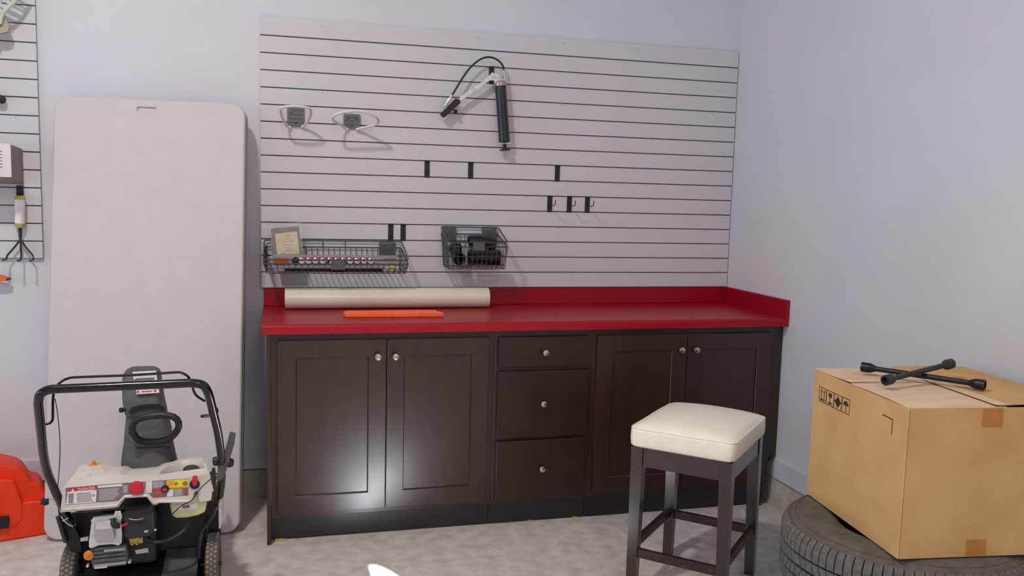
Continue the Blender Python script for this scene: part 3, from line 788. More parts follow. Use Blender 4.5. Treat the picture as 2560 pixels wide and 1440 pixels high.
lev = [(445, 655), (492, 605), (755, 430), (790, 395), (850, 345), (885, 308), (915, 352), (880, 400), (815, 440), (700, 530), (500, 665), (470, 680)]
part('lever', MB().prism([G4(x, y, yg - 0.012) for x, y in lev], (0, 0.012, 0), bev=0.0015), 'zinc', gg)
for q in ((865, 348), (800, 430), (655, 525)):
    part('rivet', MB().lathe([(0, 0), (0.004, 0), (0.003, 0.003), (0, 0.0035)], G4(*q, yg - 0.0122), (0, -1, 0), 10), 'chrome', gg)
part('grip', MB().prism([G4(x, y, yg - 0.014) for x, y in ((212, 850), (262, 897), (472, 704), (462, 672), (412, 642))], (0, 0.026, 0), bev=0.004), 'grip_rubber', gg)
part('locking_knob', MB().tube([G4(372, 790, yg - .004), G4(392, 806, yg - .004)], 0.003, 8).ball(G4(405, 817, yg - .004), 0.0105, n=14), 'black_plastic', gg)
hose = [(1026, 280), (1022, 250), (1003, 210), (960, 162), (900, 128), (830, 114), (760, 128), (690, 165), (600, 242), (520, 345), (450, 460), (395, 550), (352, 618)]
part('hose', MB().tube(smooth_path([G4(x, y, yg - 0.006) for x, y in hose], 2), 0.0048, 10), 'hose_black', gg)
part('coupler', MB().tube([G4(360, 605, yg - .006), G4(330, 650, yg - .006), G4(328, 652, yg - .006), G4(285, 720, yg - .006), G4(262, 752, yg - .006)], [0.0055, 0.0055, 0.0085, 0.0085, 0.0065], 12), 'zinc', gg)
e0 = bot; 
part('end_plate', MB().obox(G4(962, 1228, yg), G4(1112, 1226, yg), (0, 0.012, 0), (0, 0, 0.0018), bev=0.0005), 'chrome', gg)
part('plunger_rod', MB().cyl(bot + ax * 0.001, G4(1040, 1300, yg), 0.0075, n=14), 'black_metal', gg)
part('plunger_handle', MB().lathe([(0, 0), (0.010, 0), (0.027, 0.003), (0.028, 0.007), (0.022, 0.011), (0, 0.012)], G4(1040, 1292, yg), ax, 24), 'black_plastic', gg)

# ------------------------------------------------------------------ wire baskets
def basket(corners, zs, label, nfx, nside, brk, front_plate, name='wire_basket', rails_back=(), dual=0.02):
    """corners: back x0,x1 ; front x0,x1 ; yb, yf ; zs: back top, front top, bottom"""
    bx0, bx1, fx0, fx1, yb, yf = corners; zbt, zft, zbo = zs
    t = thing(name, ((bx0 + bx1) / 2, yb, zbo), label, 'basket')
    R1, R2 = 0.0032, 0.0018
    ib = 0.012
    # rims
    for dz in (0.0, -dual):
        pts = [(bx0, yb, zbt + dz * 1.6), (bx0 - 0.004, yb - 0.02, zbt + dz * 1.6 - 0.006), (fx0, yf, zft + dz), (fx1, yf, zft + dz), (bx1 + 0.006, yb - 0.02, zbt + dz * 1.6 - 0.006), (bx1, yb, zbt + dz * 1.6)]
        pp = []
        for i, p in enumerate(pts):
            pp.append(Vector(p))
        fp = fillet([pp[-1]] + pp + [pp[0]], 0.02, 5)[1:-1]
        mb = MB().tube(fp, R1, 8, closed=True)
        part('rim', mb, 'wire_grey', t)
    def lerp(a, b, s): return a + (b - a) * s
    bo = dict(bx0=bx0 + ib, bx1=bx1 - ib, fx0=fx0 + ib, fx1=fx1 - ib)
    mb = MB()
    for i in range(nfx + 1):
        s = i / nfx
        xb, xf = lerp(bx0 + .004, bx1 - .004, s), lerp(fx0 + .004, fx1 - .004, s); xbb, xbf = lerp(bo['bx0'], bo['bx1'], s), lerp(bo['fx0'], bo['fx1'], s)
        mb.tube([(xb, yb, zbt - dual * 1.6), (xbb, yb - 0.004, zbo), (xbf, yf + 0.012, zbo), (xf, yf, zft - dual)], R2, 5)
    part('wire_grid', mb, 'wire_grey', t)
    mb = MB()
    for j in range(nside + 1):
        s = j / nside; y = lerp(yb - 0.004, yf + 0.012, s); yt = lerp(yb, yf, s); z = lerp(zbt, zft, s) - dual
        la, lb, ra, rb_ = (lerp(bx0, fx0, s), yt, z), (lerp(bo['bx0'], bo['fx0'], s), y, zbo), (lerp(bo['bx1'], bo['fx1'], s), y, zbo), (lerp(bx1, fx1, s), yt, z)
        if j in (0, nside // 2, nside): mb.tube([la, lb, ra, rb_], R2, 5)
        else: mb.tube([la, lb], R2, 5); mb.tube([ra, rb_], R2, 5)
    for s in (0.45, 0.85):
        z = lerp(zft - dual, zbo, s); g = ib * s
        mb.tube([(bx0 + g, yb, z), (fx0 + g, yf + 0.010 * s, z), (fx1 - g, yf + 0.010 * s, z), (bx1 - g, yb, z)], R2, 5)
    part('wire_grid', mb, 'wire_grey', t)
    for x in rails_back: part('rail_strut', MB().tube([(x, yb, zbt), (x, yb, zbt - dual * 1.6)], R2 * 1.2, 6), 'wire_grey', t)
    for (x0, x1, z0, z1, slots) in brk:
        mb = MB().box(x0, x0 + 0.006, yb - 0.006, YS - .0003, z0, z1).box(x1 - 0.006, x1, yb - 0.006, YS - .0003, z0, z1)
        n = slots
        for i in range(n + 1):
            zz = lerp(z0, z1, i / n); mb.box(x0 + 0.006, x1 - 0.006, yb - 0.006, yb - 0.002, zz - 0.0026, zz + 0.0026)
        part('bracket', mb, 'bracket_grey', t)
    x0, x1, z0, z1 = front_plate
    part('label_plate', MB().box(x0, x1, yf - 0.008, yf - 0.0036, z0, z1, bev=0.001), 'bracket_grey', t)
    return t
yb, yf = -0.034, -0.235
b0, b1 = PY(663, 600, yb), PY(1001, 604, yb); f0, f1 = PY(659, 652, yf), PY(1021, 648, yf)
zft = (f0.z + f1.z) / 2; zbo = PY(820, 683, yf + .012).z; zbt = (b0.z + b1.z) / 2
k0, k1 = PY(949, 606, yb - .006), PY(988, 640, yb - .006); q0, q1 = PY(828, 651, yf - .008), PY(863, 675, yf - .008)
LB = basket((b0.x, b1.x, f0.x, f1.x, yb, yf), (zbt, zft, zbo), 'long shallow grey wire basket on the slatwall', 24, 8, [(k0.x, k1.x, k1.z, k0.z, 9), (PY(688, 600, yb).x, PY(722, 600, yb).x, k1.z, k0.z, 9)], (q0.x, q1.x, q1.z, q0.z), rails_back=[PY(u, 610, yb).x for u in (751, 807, 863)], dual=0.019)
LBZ = zbo
yb, yf = -0.034, -0.215
b0, b1 = PY(1104, 566, yb), PY(1243, 570, yb); f0, f1 = PY(1119, 607, yf), PY(1270, 605, yf)
zft = (f0.z + f1.z) / 2; zbo = PY(1190, 672, yf + .012).z; zbt = (b0.z + b1.z) / 2
br = [(PY(u0, 570, yb - .006).x, PY(u1, 570, yb - .006).x, PY(1150, 600, yb - .006).z, PY(1150, 567, yb - .006).z, 9) for u0, u1 in ((1108, 1141), (1207, 1241))]
q0, q1 = PY(1183, 605, yf - .008), PY(1212, 627, yf - .008)
basket((b0.x, b1.x, f0.x, f1.x, yb, yf), (zbt, zft, zbo), 'small deep grey wire basket full of black pipe fittings', 12, 7, br, (q0.x, q1.x, q1.z, q0.z), rails_back=(), dual=0.021)
# black pipe fittings in the small basket
ry = -0.14; z0 = zbo + 0.004
def fitting(pts, r, label, cuff=True):
    pts = smooth_path([Vector(p) for p in pts], 2)
    lo = min(p.z for p in pts) - r
    t = thing('pipe_fitting', (pts[0].x, pts[0].y, lo), label, 'pipe fitting', 'black fittings in the small basket')
    mb = MB(); n = 20
    # hollow bend: outer and inner skins
    mb.tube(pts, r, n, caps=False); mb.tube(pts, r * 0.86, n, caps=False)
    part('bend', mb, 'rubber_black', t)
    for p, q in ((pts[0], pts[1]), (pts[-1], pts[-2])):
        d = (q - p).normalized()
        part('cuff', MB().loft([[p + d * h + (d.orthogonal().normalized() * math.cos(2 * pi * k / n) + d.cross(d.orthogonal().normalized()) * math.sin(2 * pi * k / n)) * rr for k in range(n)] for h, rr in ((0, r * .86), (0, r * 1.1), (0.018, r * 1.1), (0.018, r * 1.0))], True, False), 'rubber_black', t)
    return t
xa = PY(1120, 640, ry).x; xb = PY(1262, 640, ry).x
fitting([(xa + 0.100, -0.150, z0 + 0.044), (xa + 0.15, -0.150, z0 + 0.046), (xa + 0.20, -0.150, z0 + 0.045), (xb - 0.030, -0.152, z0 + 0.044)], 0.036, 'black pipe fitting lying along the front of the small basket')
fitting([(xa + 0.052, -0.162, z0 + 0.040), (xa + 0.047, -0.125, z0 + 0.042), (xa + 0.044, -0.085, z0 + 0.095)], 0.029, 'black pipe elbow standing in the small basket next to its end')
fitting([(xa + 0.115, -0.085, z0 + 0.116), (xa + 0.15, -0.085, z0 + 0.124), (xa + 0.20, -0.085, z0 + 0.116), (xb - 0.04, -0.085, z0 + 0.100)], 0.030, 'black pipe bend resting behind the others in the small basket')
# things in the long basket
zl = LBZ + 0.0045
yq = -0.180
def L2(x, y, yy): return PY(640 + x / 6.095, 540 + y / 6.095, yy)
bar = thing('lens_bar', (L2(1200, 760, yq).x, yq, zl), 'long grey bar with red strip, silver discs and amber lens', 'light bar')
A, B_ = L2(262, 600, yq), L2(2145, 760, yq)
zb1 = L2(1200, 598, yq).z
part('rail', MB().box(A.x, B_.x, yq, yq + 0.012, zl, zb1, bev=0.002), 'bar_grey', bar)
s0, s1 = L2(690, 630, yq), L2(1780, 735, yq)
part('red_strip', MB().box(s0.x, s1.x, yq - 0.0018, yq - 0.0002, s1.z, s0.z), 'bar_red', bar)
for xc in (700, 805, 910, 1020, 1125, 1232, 1335, 1435, 1540, 1645, 1750):
    c = L2(xc, 688, yq - 0.002)
    part('disc', MB().lathe([(0, 0), (0.0155, 0), (0.0155, 0.003), (0.012, 0.005), (0.005, 0.0035), (0, 0.003)], c, (0, -1, 0), 20), 'chrome', bar)
part('end_socket', MB().lathe([(0, 0), (0.016, 0), (0.016, 0.006), (0.010, 0.006), (0.009, 0.002), (0, 0.002)], L2(600, 680, yq - .0005), (0, -1, 0), 20), 'black_plastic', bar)
p, q = L2(280, 635, yq), L2(490, 728, yq)
part('amber_lens', MB().box(p.x, q.x, yq - 0.008, yq - 0.0003, q.z, p.z, bev=0.002), 'amber_lens', bar)
p, q = L2(1950, 640, yq), L2(2140, 675, yq)
part('end_lens', MB().box(p.x, q.x, yq - 0.006, yq - 0.0003, q.z, p.z, bev=0.002), 'rust_lens', bar)
p, q = L2(440, 805, -0.206), L2(1925, 800, -0.206)
t = thing('pry_bar', (p.x, -0.206, zl), 'thin black bar lying along the long basket front', 'bar')
part('shaft', MB().tube([(p.x, -0.206, zl + 0.008), (q.x, -0.206, zl + 0.008)], 0.0075, 8), 'black_metal', t)
part('tip', MB().obox((q.x - 0.001, -0.206, zl + 0.008), (q.x + 0.02, -0.206, zl + 0.008), (0, 0.006, 0), (0, 0, 0.0025)), 'chrome', t)
p = L2(2050, 780, -0.208)
t = thing('hose_coupling', (p.x, -0.208, zl), 'silver hose coupling with yellow band in the basket corner', 'coupling')
xx = p.x + 0.012
part('body', MB().lathe([(0, -0.02), (0.010, -0.02), (0.010, -0.002), (0.014, 0.0), (0.014, 0.016), (0.010, 0.018), (0.010, 0.042), (0, 0.042)], (xx - 0.016, -0.2065, zl + 0.0155), (1, 0, 0), 18), 'zinc', t)
part('band', MB().lathe([(0.0142, 0.002), (0.0152, 0.003), (0.0152, 0.013), (0.0142, 0.014)], (xx - 0.016, -0.2065, zl + 0.0155), (1, 0, 0), 18), 'yellow_label', t)
# packet
yp = -0.10
pk = thing('seed_packet', (L2(470, 600, yp).x, yp, zl), 'brown packet with yellow label in a clear plastic bag', 'packet')
def pkq(pts, y, d, m_, name, par, bev=0.0): return part(name, MB().prism([L2(x, yy_, y + (0.0)) for x, yy_ in pts], (0, d, 0), bev), m_, par)
Pz = lambda x, yy_: L2(x, yy_, yp)
body = pkq([(222, 190), (655, 155), (700, 600), (690, 800), (300, 810), (262, 600)], yp, 0.014, 'kraft_brown', 'sleeve', pk, 0.003)
lab = pkq([(290, 272), (625, 235), (665, 580), (322, 590)], yp - 0.0012, 0.0010, 'paper_yellow', 'label', pk)
mb = MB()
for (x0, x1, y_) in ((440, 530, 300), (450, 520, 345), (410, 575, 388), (420, 570, 440), (465, 520, 488), (450, 570, 525), (370, 450, 572)):
    mb.obox(L2(x0, y_ + 4, yp - 0.0014), L2(x1, y_ - 6, yp - 0.0014), (0, 0.0001, 0), (0, 0, 0.0011))
part('print', mb, 'label_ink', lab)
mb = MB()
t_ = bmesh.new(); nx, ny = 14, 12; rnd = random.Random(3); G = []
for i in range(nx + 1):
    row = []
    for j in range(ny + 1):
        u, v = i / nx, j / ny
        xx = (200 + (690 - 200) * u) * (1 - v) + (255 + (735 - 255) * u) * v; yy_ = (130 - 40 * u) * (1 - v) + (800) * v
        row.append(t_.verts.new(L2(xx, yy_, yp - 0.006 - 0.004 * rnd.random())))
    G.append(row)
for i in range(nx):
    for j in range(ny): t_.faces.new((G[i][j], G[i + 1][j], G[i + 1][j + 1], G[i][j + 1]))
mb._merge(t_); part('clear_bag', mb, 'clear_bag', pk, smooth=False)

# ------------------------------------------------------------------ tools on the other slatwall panel
# grey storage bin with white front
yw = YS - 0.0005
p1 = PY(57, 372, yw); p2 = PY(57, 461, yw); yfb = -0.215
q1 = PY(26, 359, yfb); q2 = PY(26, 443, yfb)
bn = thing('storage_bin', (p1.x - 0.15, -0.11, p2.z), 'grey plastic bin with white front on the slatwall', 'bin')
zt_, zb_b = p1.z, p2.z
mb = MB(); xl = p1.x - 0.34
ring = lambda x: [(x, yw, zb_b), (x, yw, zt_), (x, yfb, q1.z), (x, yfb, q2.z)]
mb.prism(ring(xl), (p1.x - xl, 0, 0), bev=0.004)
part('body', mb, 'bin_grey', bn)
part('front', MB().box(xl, q1.x + 0.001, yfb - 0.004, yfb - 0.0003, q2.z, q1.z, bev=0.001), 'bin_white', bn)
s = PY(8, 378, yfb - .0045); s2 = PY(-20, 426, yfb - .0045)
lb = part('sticker', MB().box(s2.x, s.x, yfb - 0.0052, yfb - 0.0041, s2.z, s.z), 'label_white', bn)
mb = MB()
for i in range(6): mb.box(s2.x + 0.002, s.x - 0.004, yfb - 0.0057, yfb - 0.0053, s2.z + 0.012 + i * 0.013, s2.z + 0.016 + i * 0.013)
part('print', mb, 'label_ink', lb)
# cultivator and its hook
h0 = PY(50, 464, YS)
t = thing('slatwall_hook', (h0.x, YS, PY(50, 490, YS).z), 'black slatwall hook holding the hand cultivator', 'hook', 'hooks holding tools')
part('plate', MB().box(h0.x - 0.0135, h0.x + 0.0135, YS - 0.007, YS - .0003, PY(50, 492, YS).z, h0.z, bev=0.001), 'black_plastic', t)
yc_ = YS - 0.032
part('peg', MB().tube([(h0.x, YS - .007, PY(50, 492, YS).z + .012), (h0.x, YS - 0.06, PY(50, 492, YS).z + .014)], 0.003, 8), 'black_metal', t)
hc = thing('hand_cultivator', PY(50, 650, yc_), 'three-tined hand cultivator with olive handle hanging on the slatwall', 'hand tool')
a, b = PY(50, 489, yc_), PY(50, 571, yc_)
d = (b - a); Lh = d.length
part('handle', MB().lathe([(0, 0), (0.014, 0.0), (0.021, 0.008), (0.0215, Lh * .3), (0.019, Lh * .6), (0.0205, Lh * .85), (0.015, Lh - .004), (0, Lh)], a, d, 18), 'handle_olive', hc)
part('sleeve', MB().lathe([(0.0205, Lh * .12), (0.0222, Lh * .13), (0.0205, Lh * .6), (0.0212, Lh * .84), (0.0195, Lh * .85)], a, d, 18), 'label_white', hc, 'white paper sleeve')
j = PY(51, 598, yc_)
part('shaft', MB().tube([b - d * 0.02, j], [0.008, 0.0055], 10), 'steel_dark', hc)
for (u, v, u2, v2) in ((17, 648, 5, 650), (53, 650, 40, 652), (84, 650, 72, 652)):
    e1 = PY(u, v - 3, yc_)
    tip = Vector((e1.x, yc_ - 0.055, e1.z - 0.004))
    part('tine', MB().tube(smooth_path([j, (j + e1) / 2, e1 + Vector((0, 0.004, 0.012)), e1 + Vector((0, -0.008, -0.006)), tip], 2), 0.0042, 8), 'steel_dark', hc)
# leaf rake head in the corner of the frame
yr = YS - 0.07
rk = thing('leaf_rake', PY(6, 75, yr), 'pale plastic leaf rake hanging on the slatwall', 'rake')
band = smooth_path([PY(u, v, yr - 0.02) for u, v in ((60, -32), (44, -6), (30, 12), (14, 24), (5, 38), (0, 60))], 2)
part('frame_band', MB().tube(band, 0.0085, 10), 'rake_plastic', rk)
for i in range(16):
    q = band[int((len(band) - 1) * i / 15)]
    part('tine', MB().obox(q + Vector((0, 0.002, 0)), q + Vector((-0.17, -0.02, 0.10)), (0, 0.002, 0), (0.001, 0, 0.0026)), 'rake_plastic', rk)
part('throat', MB().prism([PY(u, v, yr - .012) for u, v in ((8, 34), (14, 44), (24, 66), (20, 80), (4, 84), (-20, 80), (-30, 50))], (0, 0.016, 0), bev=0.004), 'rake_throat', rk)
part('handle', MB().tube([PY(-8, 76, yr), PY(-75, 200, yr)], 0.012, 14), 'handle_olive', rk)
# black tool grip end
a, b = PY(-50, 232, YS - .03), PY(14, 252, YS - .03)
tg = thing('tool_grip', (b.x - .05, YS - .05, b.z - .02), 'black knurled tool grip poking out beside the slatwall edge', 'tool')
d = a - b
part('grip', MB().lathe([(0, 0), (0.010, 0.001), (0.016, 0.008), (0.0175, 0.02), (0.0175, d.length * .9), (0, d.length * .9)], b, d, 18), 'grip_rubber', tg)
part('shaft', MB().tube([b + d * .9, b + d * 1.3], 0.008, 10), 'steel_dark', tg)
# orange tool tip under the panel
a, b = PY(-70, 690, -0.05), PY(24, 697, -0.05)
to = thing('trimmer_tool', (a.x, -0.05, a.z), 'orange tool with dark tip just below the slatwall', 'tool')
part('blade_cover', MB().prism([PY(u, v, -0.06) for u, v in ((-90, 680), (0, 688), (18, 694), (16, 702), (-10, 703), (-90, 706))], (0, 0.03, 0), bev=0.004), 'tool_orange', to)
part('tip', MB().prism([PY(u, v, -0.055) for u, v in ((15, 694.5), (25, 696), (25, 700), (15, 703))], (0, 0.02, 0), bev=0.001), 'tool_dark', to)
part('back_bracket', MB().box(a.x - 0.05, a.x - 0.02, -0.03, -0.0008, a.z - 0.02, a.z + 0.015), 'tool_dark', to)

# ------------------------------------------------------------------ orange carrying case
CA, CB = Vector((-0.897, -0.297, 0)), Vector((-1.047, -0.345, 0))
cd_ = (CB - CA).normalized(); cn = Vector((-cd_.y, cd_.x, 0)); cn = cn if cn.y > 0 else -cn
def PC(u, v, back=0.0):
    d = ray(u, v); return CAM + d * ((CA + cn * back - CAM).dot(cn) / d.dot(cn))
cs = thing('carrying_case', CA + cd_ * 0.3 + cn * 0.1, 'orange plastic tool carrying case on the floor by the table', 'case')
lowp = [PC(u, v) for u, v in ((-260, 1285), (40, 1262), (70, 1254), (121, 1251), (124, 1262), (124, 1325), (116, 1337.5), (0, 1355.5), (-260, 1392))]
lowest = min(p.z for p in lowp)
lowp = [Vector((p.x, p.y, max(p.z, 0.001))) for p in lowp]
for i in (-3, -2, -1): lowp[i].z = 0.001
part('tub', MB().prism(lowp, cn * 0.23, bev=0.010, seg=3), 'case_orange', cs)
upp = [PC(u, v, 0.03) for u, v in ((-260, 1120), (0, 1157), (45, 1167), (62, 1177), (80, 1203), (104, 1208), (116, 1228), (121, 1262), (-260, 1290))]
part('lid', MB().prism(upp, cn * 0.17, bev=0.012, seg=3), 'case_orange', cs)
hump = [PC(u, v, -0.004) for u, v in ((-260, 1190), (36, 1200), (46, 1226), (60, 1262), (58, 1300), (40, 1320), (-260, 1350))]
part('front_bulge', MB().prism(hump, cn * 0.05, bev=0.012, seg=3), 'case_orange', cs)
part('latch', MB().prism([PC(u, v, -0.022) for u, v in ((-45, 1297), (24, 1292), (22, 1321), (-45, 1327))], cn * 0.017, bev=0.003), 'black_plastic', cs, 'black latch')
# ------------------------------------------------------------------ snow blower
SB = thing('snow_blower', (-0.55, -0.95, 0.0), 'single-stage snow blower with black handlebar parked before the table', 'snow blower')
ys = -1.13          # control panel plane
# wheels
def wheel(u, yw_, wid, label=None):
    r = 0.112; x = PY(u, 1410, yw_).x
    o = part('wheel', MB().lathe([(0.0, 0.004), (0.035, 0.004), (0.038, 0.012), (0.066, 0.012), (0.068, 0.0), (r - 0.012, 0.0), (r - 0.003, 0.006), (r - 0.003, wid - 0.006), (r - 0.012, wid), (0.068, wid), (0.066, wid - 0.012), (0.038, wid - 0.012), (0.035, wid - 0.004), (0, wid - 0.004)], (x - wid / 2, yw_, r), (1, 0, 0), 40), 'tire_rubber', SB, label)
    mb = MB(); n = 40
    for i in range(n):
        for j in range(3):
            a = 2 * pi * (i + 0.5 * (j % 2)) / n; xx = x + (j - 1) * wid * 0.28; da = 2 * pi / n * 0.36; dx = wid * 0.14
            b_ = mb.bm; rr, r0 = r + 0.0005, r - 0.004
            P4 = lambda R_, aa, dxx: (xx + dxx, yw_ + R_ * math.cos(aa), r + R_ * math.sin(aa))
            V = [b_.verts.new(P4(rr, a - da, 0)), b_.verts.new(P4(rr, a, dx)), b_.verts.new(P4(rr, a + da, 0)), b_.verts.new(P4(rr, a, -dx))]
            W = [b_.verts.new(P4(r0, a - da * 1.2, 0)), b_.verts.new(P4(r0, a, dx * 1.2)), b_.verts.new(P4(r0, a + da * 1.2, 0)), b_.verts.new(P4(r0, a, -dx * 1.2))]
            b_.faces.new(V)
            for k in range(4): b_.faces.new((V[k], W[k], W[(k + 1) % 4], V[(k + 1) % 4]))
    bmesh.ops.recalc_face_normals(mb.bm, faces=mb.bm.faces)
    tr = part('tread_studs', mb, 'wheel_stud', o, smooth=False); tr['kind'] = 'stuff'
    return x
xr = wheel(533, -1.0, 0.046)
xl_ = wheel(182, -1.0, 0.050)
part('axle', MB().cyl((xl_ - 0.03, -1.0, 0.112), (xr + 0.03, -1.0, 0.112), 0.008, n=12), 'steel_dark', SB)
# auger housing
hx0, hx1 = PY(158, 1330, -0.95).x, PY(549, 1330, -0.95).x
prof = [(-0.60, 0.025), (-0.925, 0.030), (-0.955, 0.055), (-0.965, 0.16), (-0.94, 0.235), (-0.86, 0.30), (-0.74, 0.345), (-0.62, 0.345), (-0.585, 0.315), (-0.58, 0.24)]
part('auger_housing', MB().prism([(hx0 + 0.05, y, z) for y, z in prof], (hx1 - hx0 - 0.10, 0, 0), bev=0.006), 'deck_black', SB, ang=45)
for x in (hx0 + 0.036, hx1 - 0.048):
    part('side_plate', MB().prism([(x, y, z) for y, z in [(-0.56, 0.012), (-0.90, 0.012), (-0.985, 0.05), (-0.99, 0.26), (-0.90, 0.345), (-0.62, 0.36), (-0.56, 0.32)]], (0.012, 0, 0), bev=0.004), 'deck_black', SB)
part('wheel_guard', MB().prism(pxs([(516, 1322), (551, 1318), (552, 1400), (546, 1400), (545, 1345), (517, 1348)], -0.93), (0, 0.04, 0), bev=0.002), 'black_plastic', SB)
# lower pan behind the wheels
part('base_pan', MB().prism([(xl_ + 0.045, y, z) for y, z in [(-0.967, 0.06), (-1.16, 0.06), (-1.16, 0.115), (-1.135, 0.125), (-0.967, 0.165)]], (xr - xl_ - 0.09, 0, 0), bev=0.004), 'deck_black', SB)
part('deck_plate', MB().prism([(PY(405, 1400, -1.1).x, y, z) for y, z in [(-0.969, 0.1665), (-1.13, 0.1285), (-1.13, 0.1305), (-0.969, 0.1685)]], (PY(492, 1400, -1.1).x - PY(405, 1400, -1.1).x, 0, 0)), 'deck_dusty', SB, 'dusty flat deck')
part('pan_sticker', MB().prism(pxs([(337, 1376), (369, 1370), (372, 1381), (341, 1385)], -1.162), (0, 0.0008, 0)), 'engine_plate', SB)
# engine
def E5(x, y, yy): return PY(120 + x / 8.0, 1260 + y / 8.0, yy)
eng = part('engine_block', MB().box(PY(238, 1400, -1.05).x, PY(398, 1400, -1.05).x, -1.10, -0.975, 0.171, PY(300, 1296, -1.05).z, bev=0.02), 'engine_black', SB)
part('crankcase', MB().prism([E5(x, y, -1.135) for x, y in ((850, 905), (1150, 860), (1560, 830), (1600, 1100), (1565, 1225), (900, 1300), (850, 1150))], (0, 0.034, 0), bev=0.003), 'engine_grey', SB)
for (a, b) in (((870, 985), (1110, 960)), ((1120, 930), (1540, 890)), ((900, 1060), (1550, 985)), ((890, 1130), (1560, 1065)), ((920, 1235), (1560, 1160))):
    part('cooling_fin', MB().obox(E5(*a, -1.138), E5(*b, -1.138), (0, 0.005, 0), (0, 0, 0.0045), bev=0.001), 'engine_plate' if b[1] in (890, 1160) else 'engine_grey', eng)
fl = [(880, 300), (905, 290), (1240, 258), (1400, 240), (1445, 255), (1465, 420), (1480, 580), (1472, 780), (1420, 832), (1370, 828), (1290, 808), (1160, 815), (1000, 832), (900, 882), (850, 890), (815, 860), (815, 760), (835, 600), (860, 420)]
vf = part('valve_flange', MB().prism([E5(x, y, -1.155) for x, y in fl], (0, 0.019, 0), bev=0.002), 'aluminum', SB)
part('valve_cover', MB().prism([E5(x, y, -1.178) for x, y in ((945, 365), (1240, 330), (1275, 345), (1335, 690), (1300, 745), (1200, 770), (1000, 775), (945, 740), (920, 680), (925, 420))], (0, 0.0225, 0), bev=0.006, seg=3), 'engine_plate', vf)
part('cover_emboss', MB().prism([E5(x, y, -1.1795) for x, y in ((955, 380), (1235, 345), (1280, 490), (945, 515))], (0, 0.002, 0), bev=0.0005), 'aluminum', vf)
for q in ((870, 825), (1400, 770), (900, 330), (1410, 270)):
    part('bolt', MB().lathe([(0, 0), (0.0062, 0), (0.0062, 0.003), (0.0045, 0.003), (0.0045, 0.007), (0, 0.0075)], E5(*q, -1.1552), (0, -1, 0), 6), 'zinc', vf)
part('side_tab', MB().prism([E5(x, y, -1.15) for x, y in ((645, 690), (800, 660), (800, 735), (650, 752))], (0, 0.006, 0)), 'engine_plate', SB)
part('oil_cap', MB().lathe([(0, 0), (0.0165, 0), (0.0165, 0.008), (0.013, 0.012), (0, 0.012)], E5(825, 1020, -1.136), (-0.2, -1, 0.1), 18).obox(E5(775, 1060, -1.150), E5(880, 975, -1.150), (0, 0.003, 0), (0.002, 0, 0.003)), 'amber_cap', SB)
part('spark_boot', MB().tube(smooth_path([E5(1290, 300, -1.165), E5(1300, 400, -1.175), E5(1360, 440, -1.175), E5(1430, 430, -1.17)], 2), 0.010, 12), 'engine_black', SB)
part('bracket', MB().prism([E5(x, y, -1.160) for x, y in ((1340, 150), (1450, 140), (1480, 260), (1430, 420), (1350, 400), (1310, 260))], (0, 0.004, 0)), 'zinc', SB)
for q in ((1385, 185), (1385, 270)):
    part('bolt', MB().lathe([(0, 0), (0.0055, 0), (0.0055, 0.005), (0, 0.006)], E5(*q, -1.1602), (0, -1, 0), 6), 'chrome', SB)
part('choke_lever', MB().obox(E5(1465, 440, -1.17), E5(1600, 385, -1.17), (0, 0.003, 0), (0, 0, 0.004), bev=0.0015), 'red_knob', SB)
part('number_plate', MB().prism([E5(x, y, -1.141) for x, y in ((925, 1222), (1180, 1192), (1185, 1275), (930, 1300))], (0, 0.001, 0)), 'label_white', SB)
for q in ((810, 1200), (1645, 1125)):
    part('bolt', MB().lathe([(0, 0), (0.005, 0), (0.005, 0.018), (0, 0.019)], E5(*q, -1.128), (0, -1, 0), 10), 'zinc', SB)
# carburetor cover
cv = part('carburetor_cover', MB().prism(pxs([(308, 1283), (378, 1274), (383, 1280), (385, 1330), (376, 1340), (322, 1350), (312, 1344)], -1.165), (0, 0.055, 0), bev=0.006, seg=3), 'muffler', SB)
part('cover_lip', MB().prism(pxs([(310, 1280), (380, 1271), (383, 1283), (311, 1293)], -1.168), (0, 0.06, 0), bev=0.003), 'engine_black', cv)
part('spring_clip', MB().tube(smooth_path(pxs([(323, 1296), (333, 1299), (345, 1299), (358, 1296)], -1.169), 2), 0.0022, 8), 'chrome', cv)
part('cover_seam', MB().prism(pxs([(318, 1309), (374, 1303), (374, 1308), (318, 1315)], -1.1665), (0, 0.002, 0)), 'black_plastic', cv)
for q in ((368, 1326), (389, 1323), (364, 1327)):
    part('bolt', MB().lathe([(0, 0), (0.0045, 0), (0.0045, 0.006), (0, 0.007)], PY(*q, -1.163), (0, -1, 0), 10), 'chrome', cv)
part('carburetor', MB().prism(pxs([(322, 1346), (356, 1342), (358, 1358), (326, 1362)], -1.15), (0, 0.03, 0), bev=0.002), 'brass', SB)
for q in ((331, 1360), (343, 1359), (350, 1347)):
    part('brass_screw', MB().lathe([(0, 0), (0.004, 0), (0.004, 0.005), (0, 0.006)], PY(*q, -1.151), (0, -1, 0), 10), 'brass', SB)
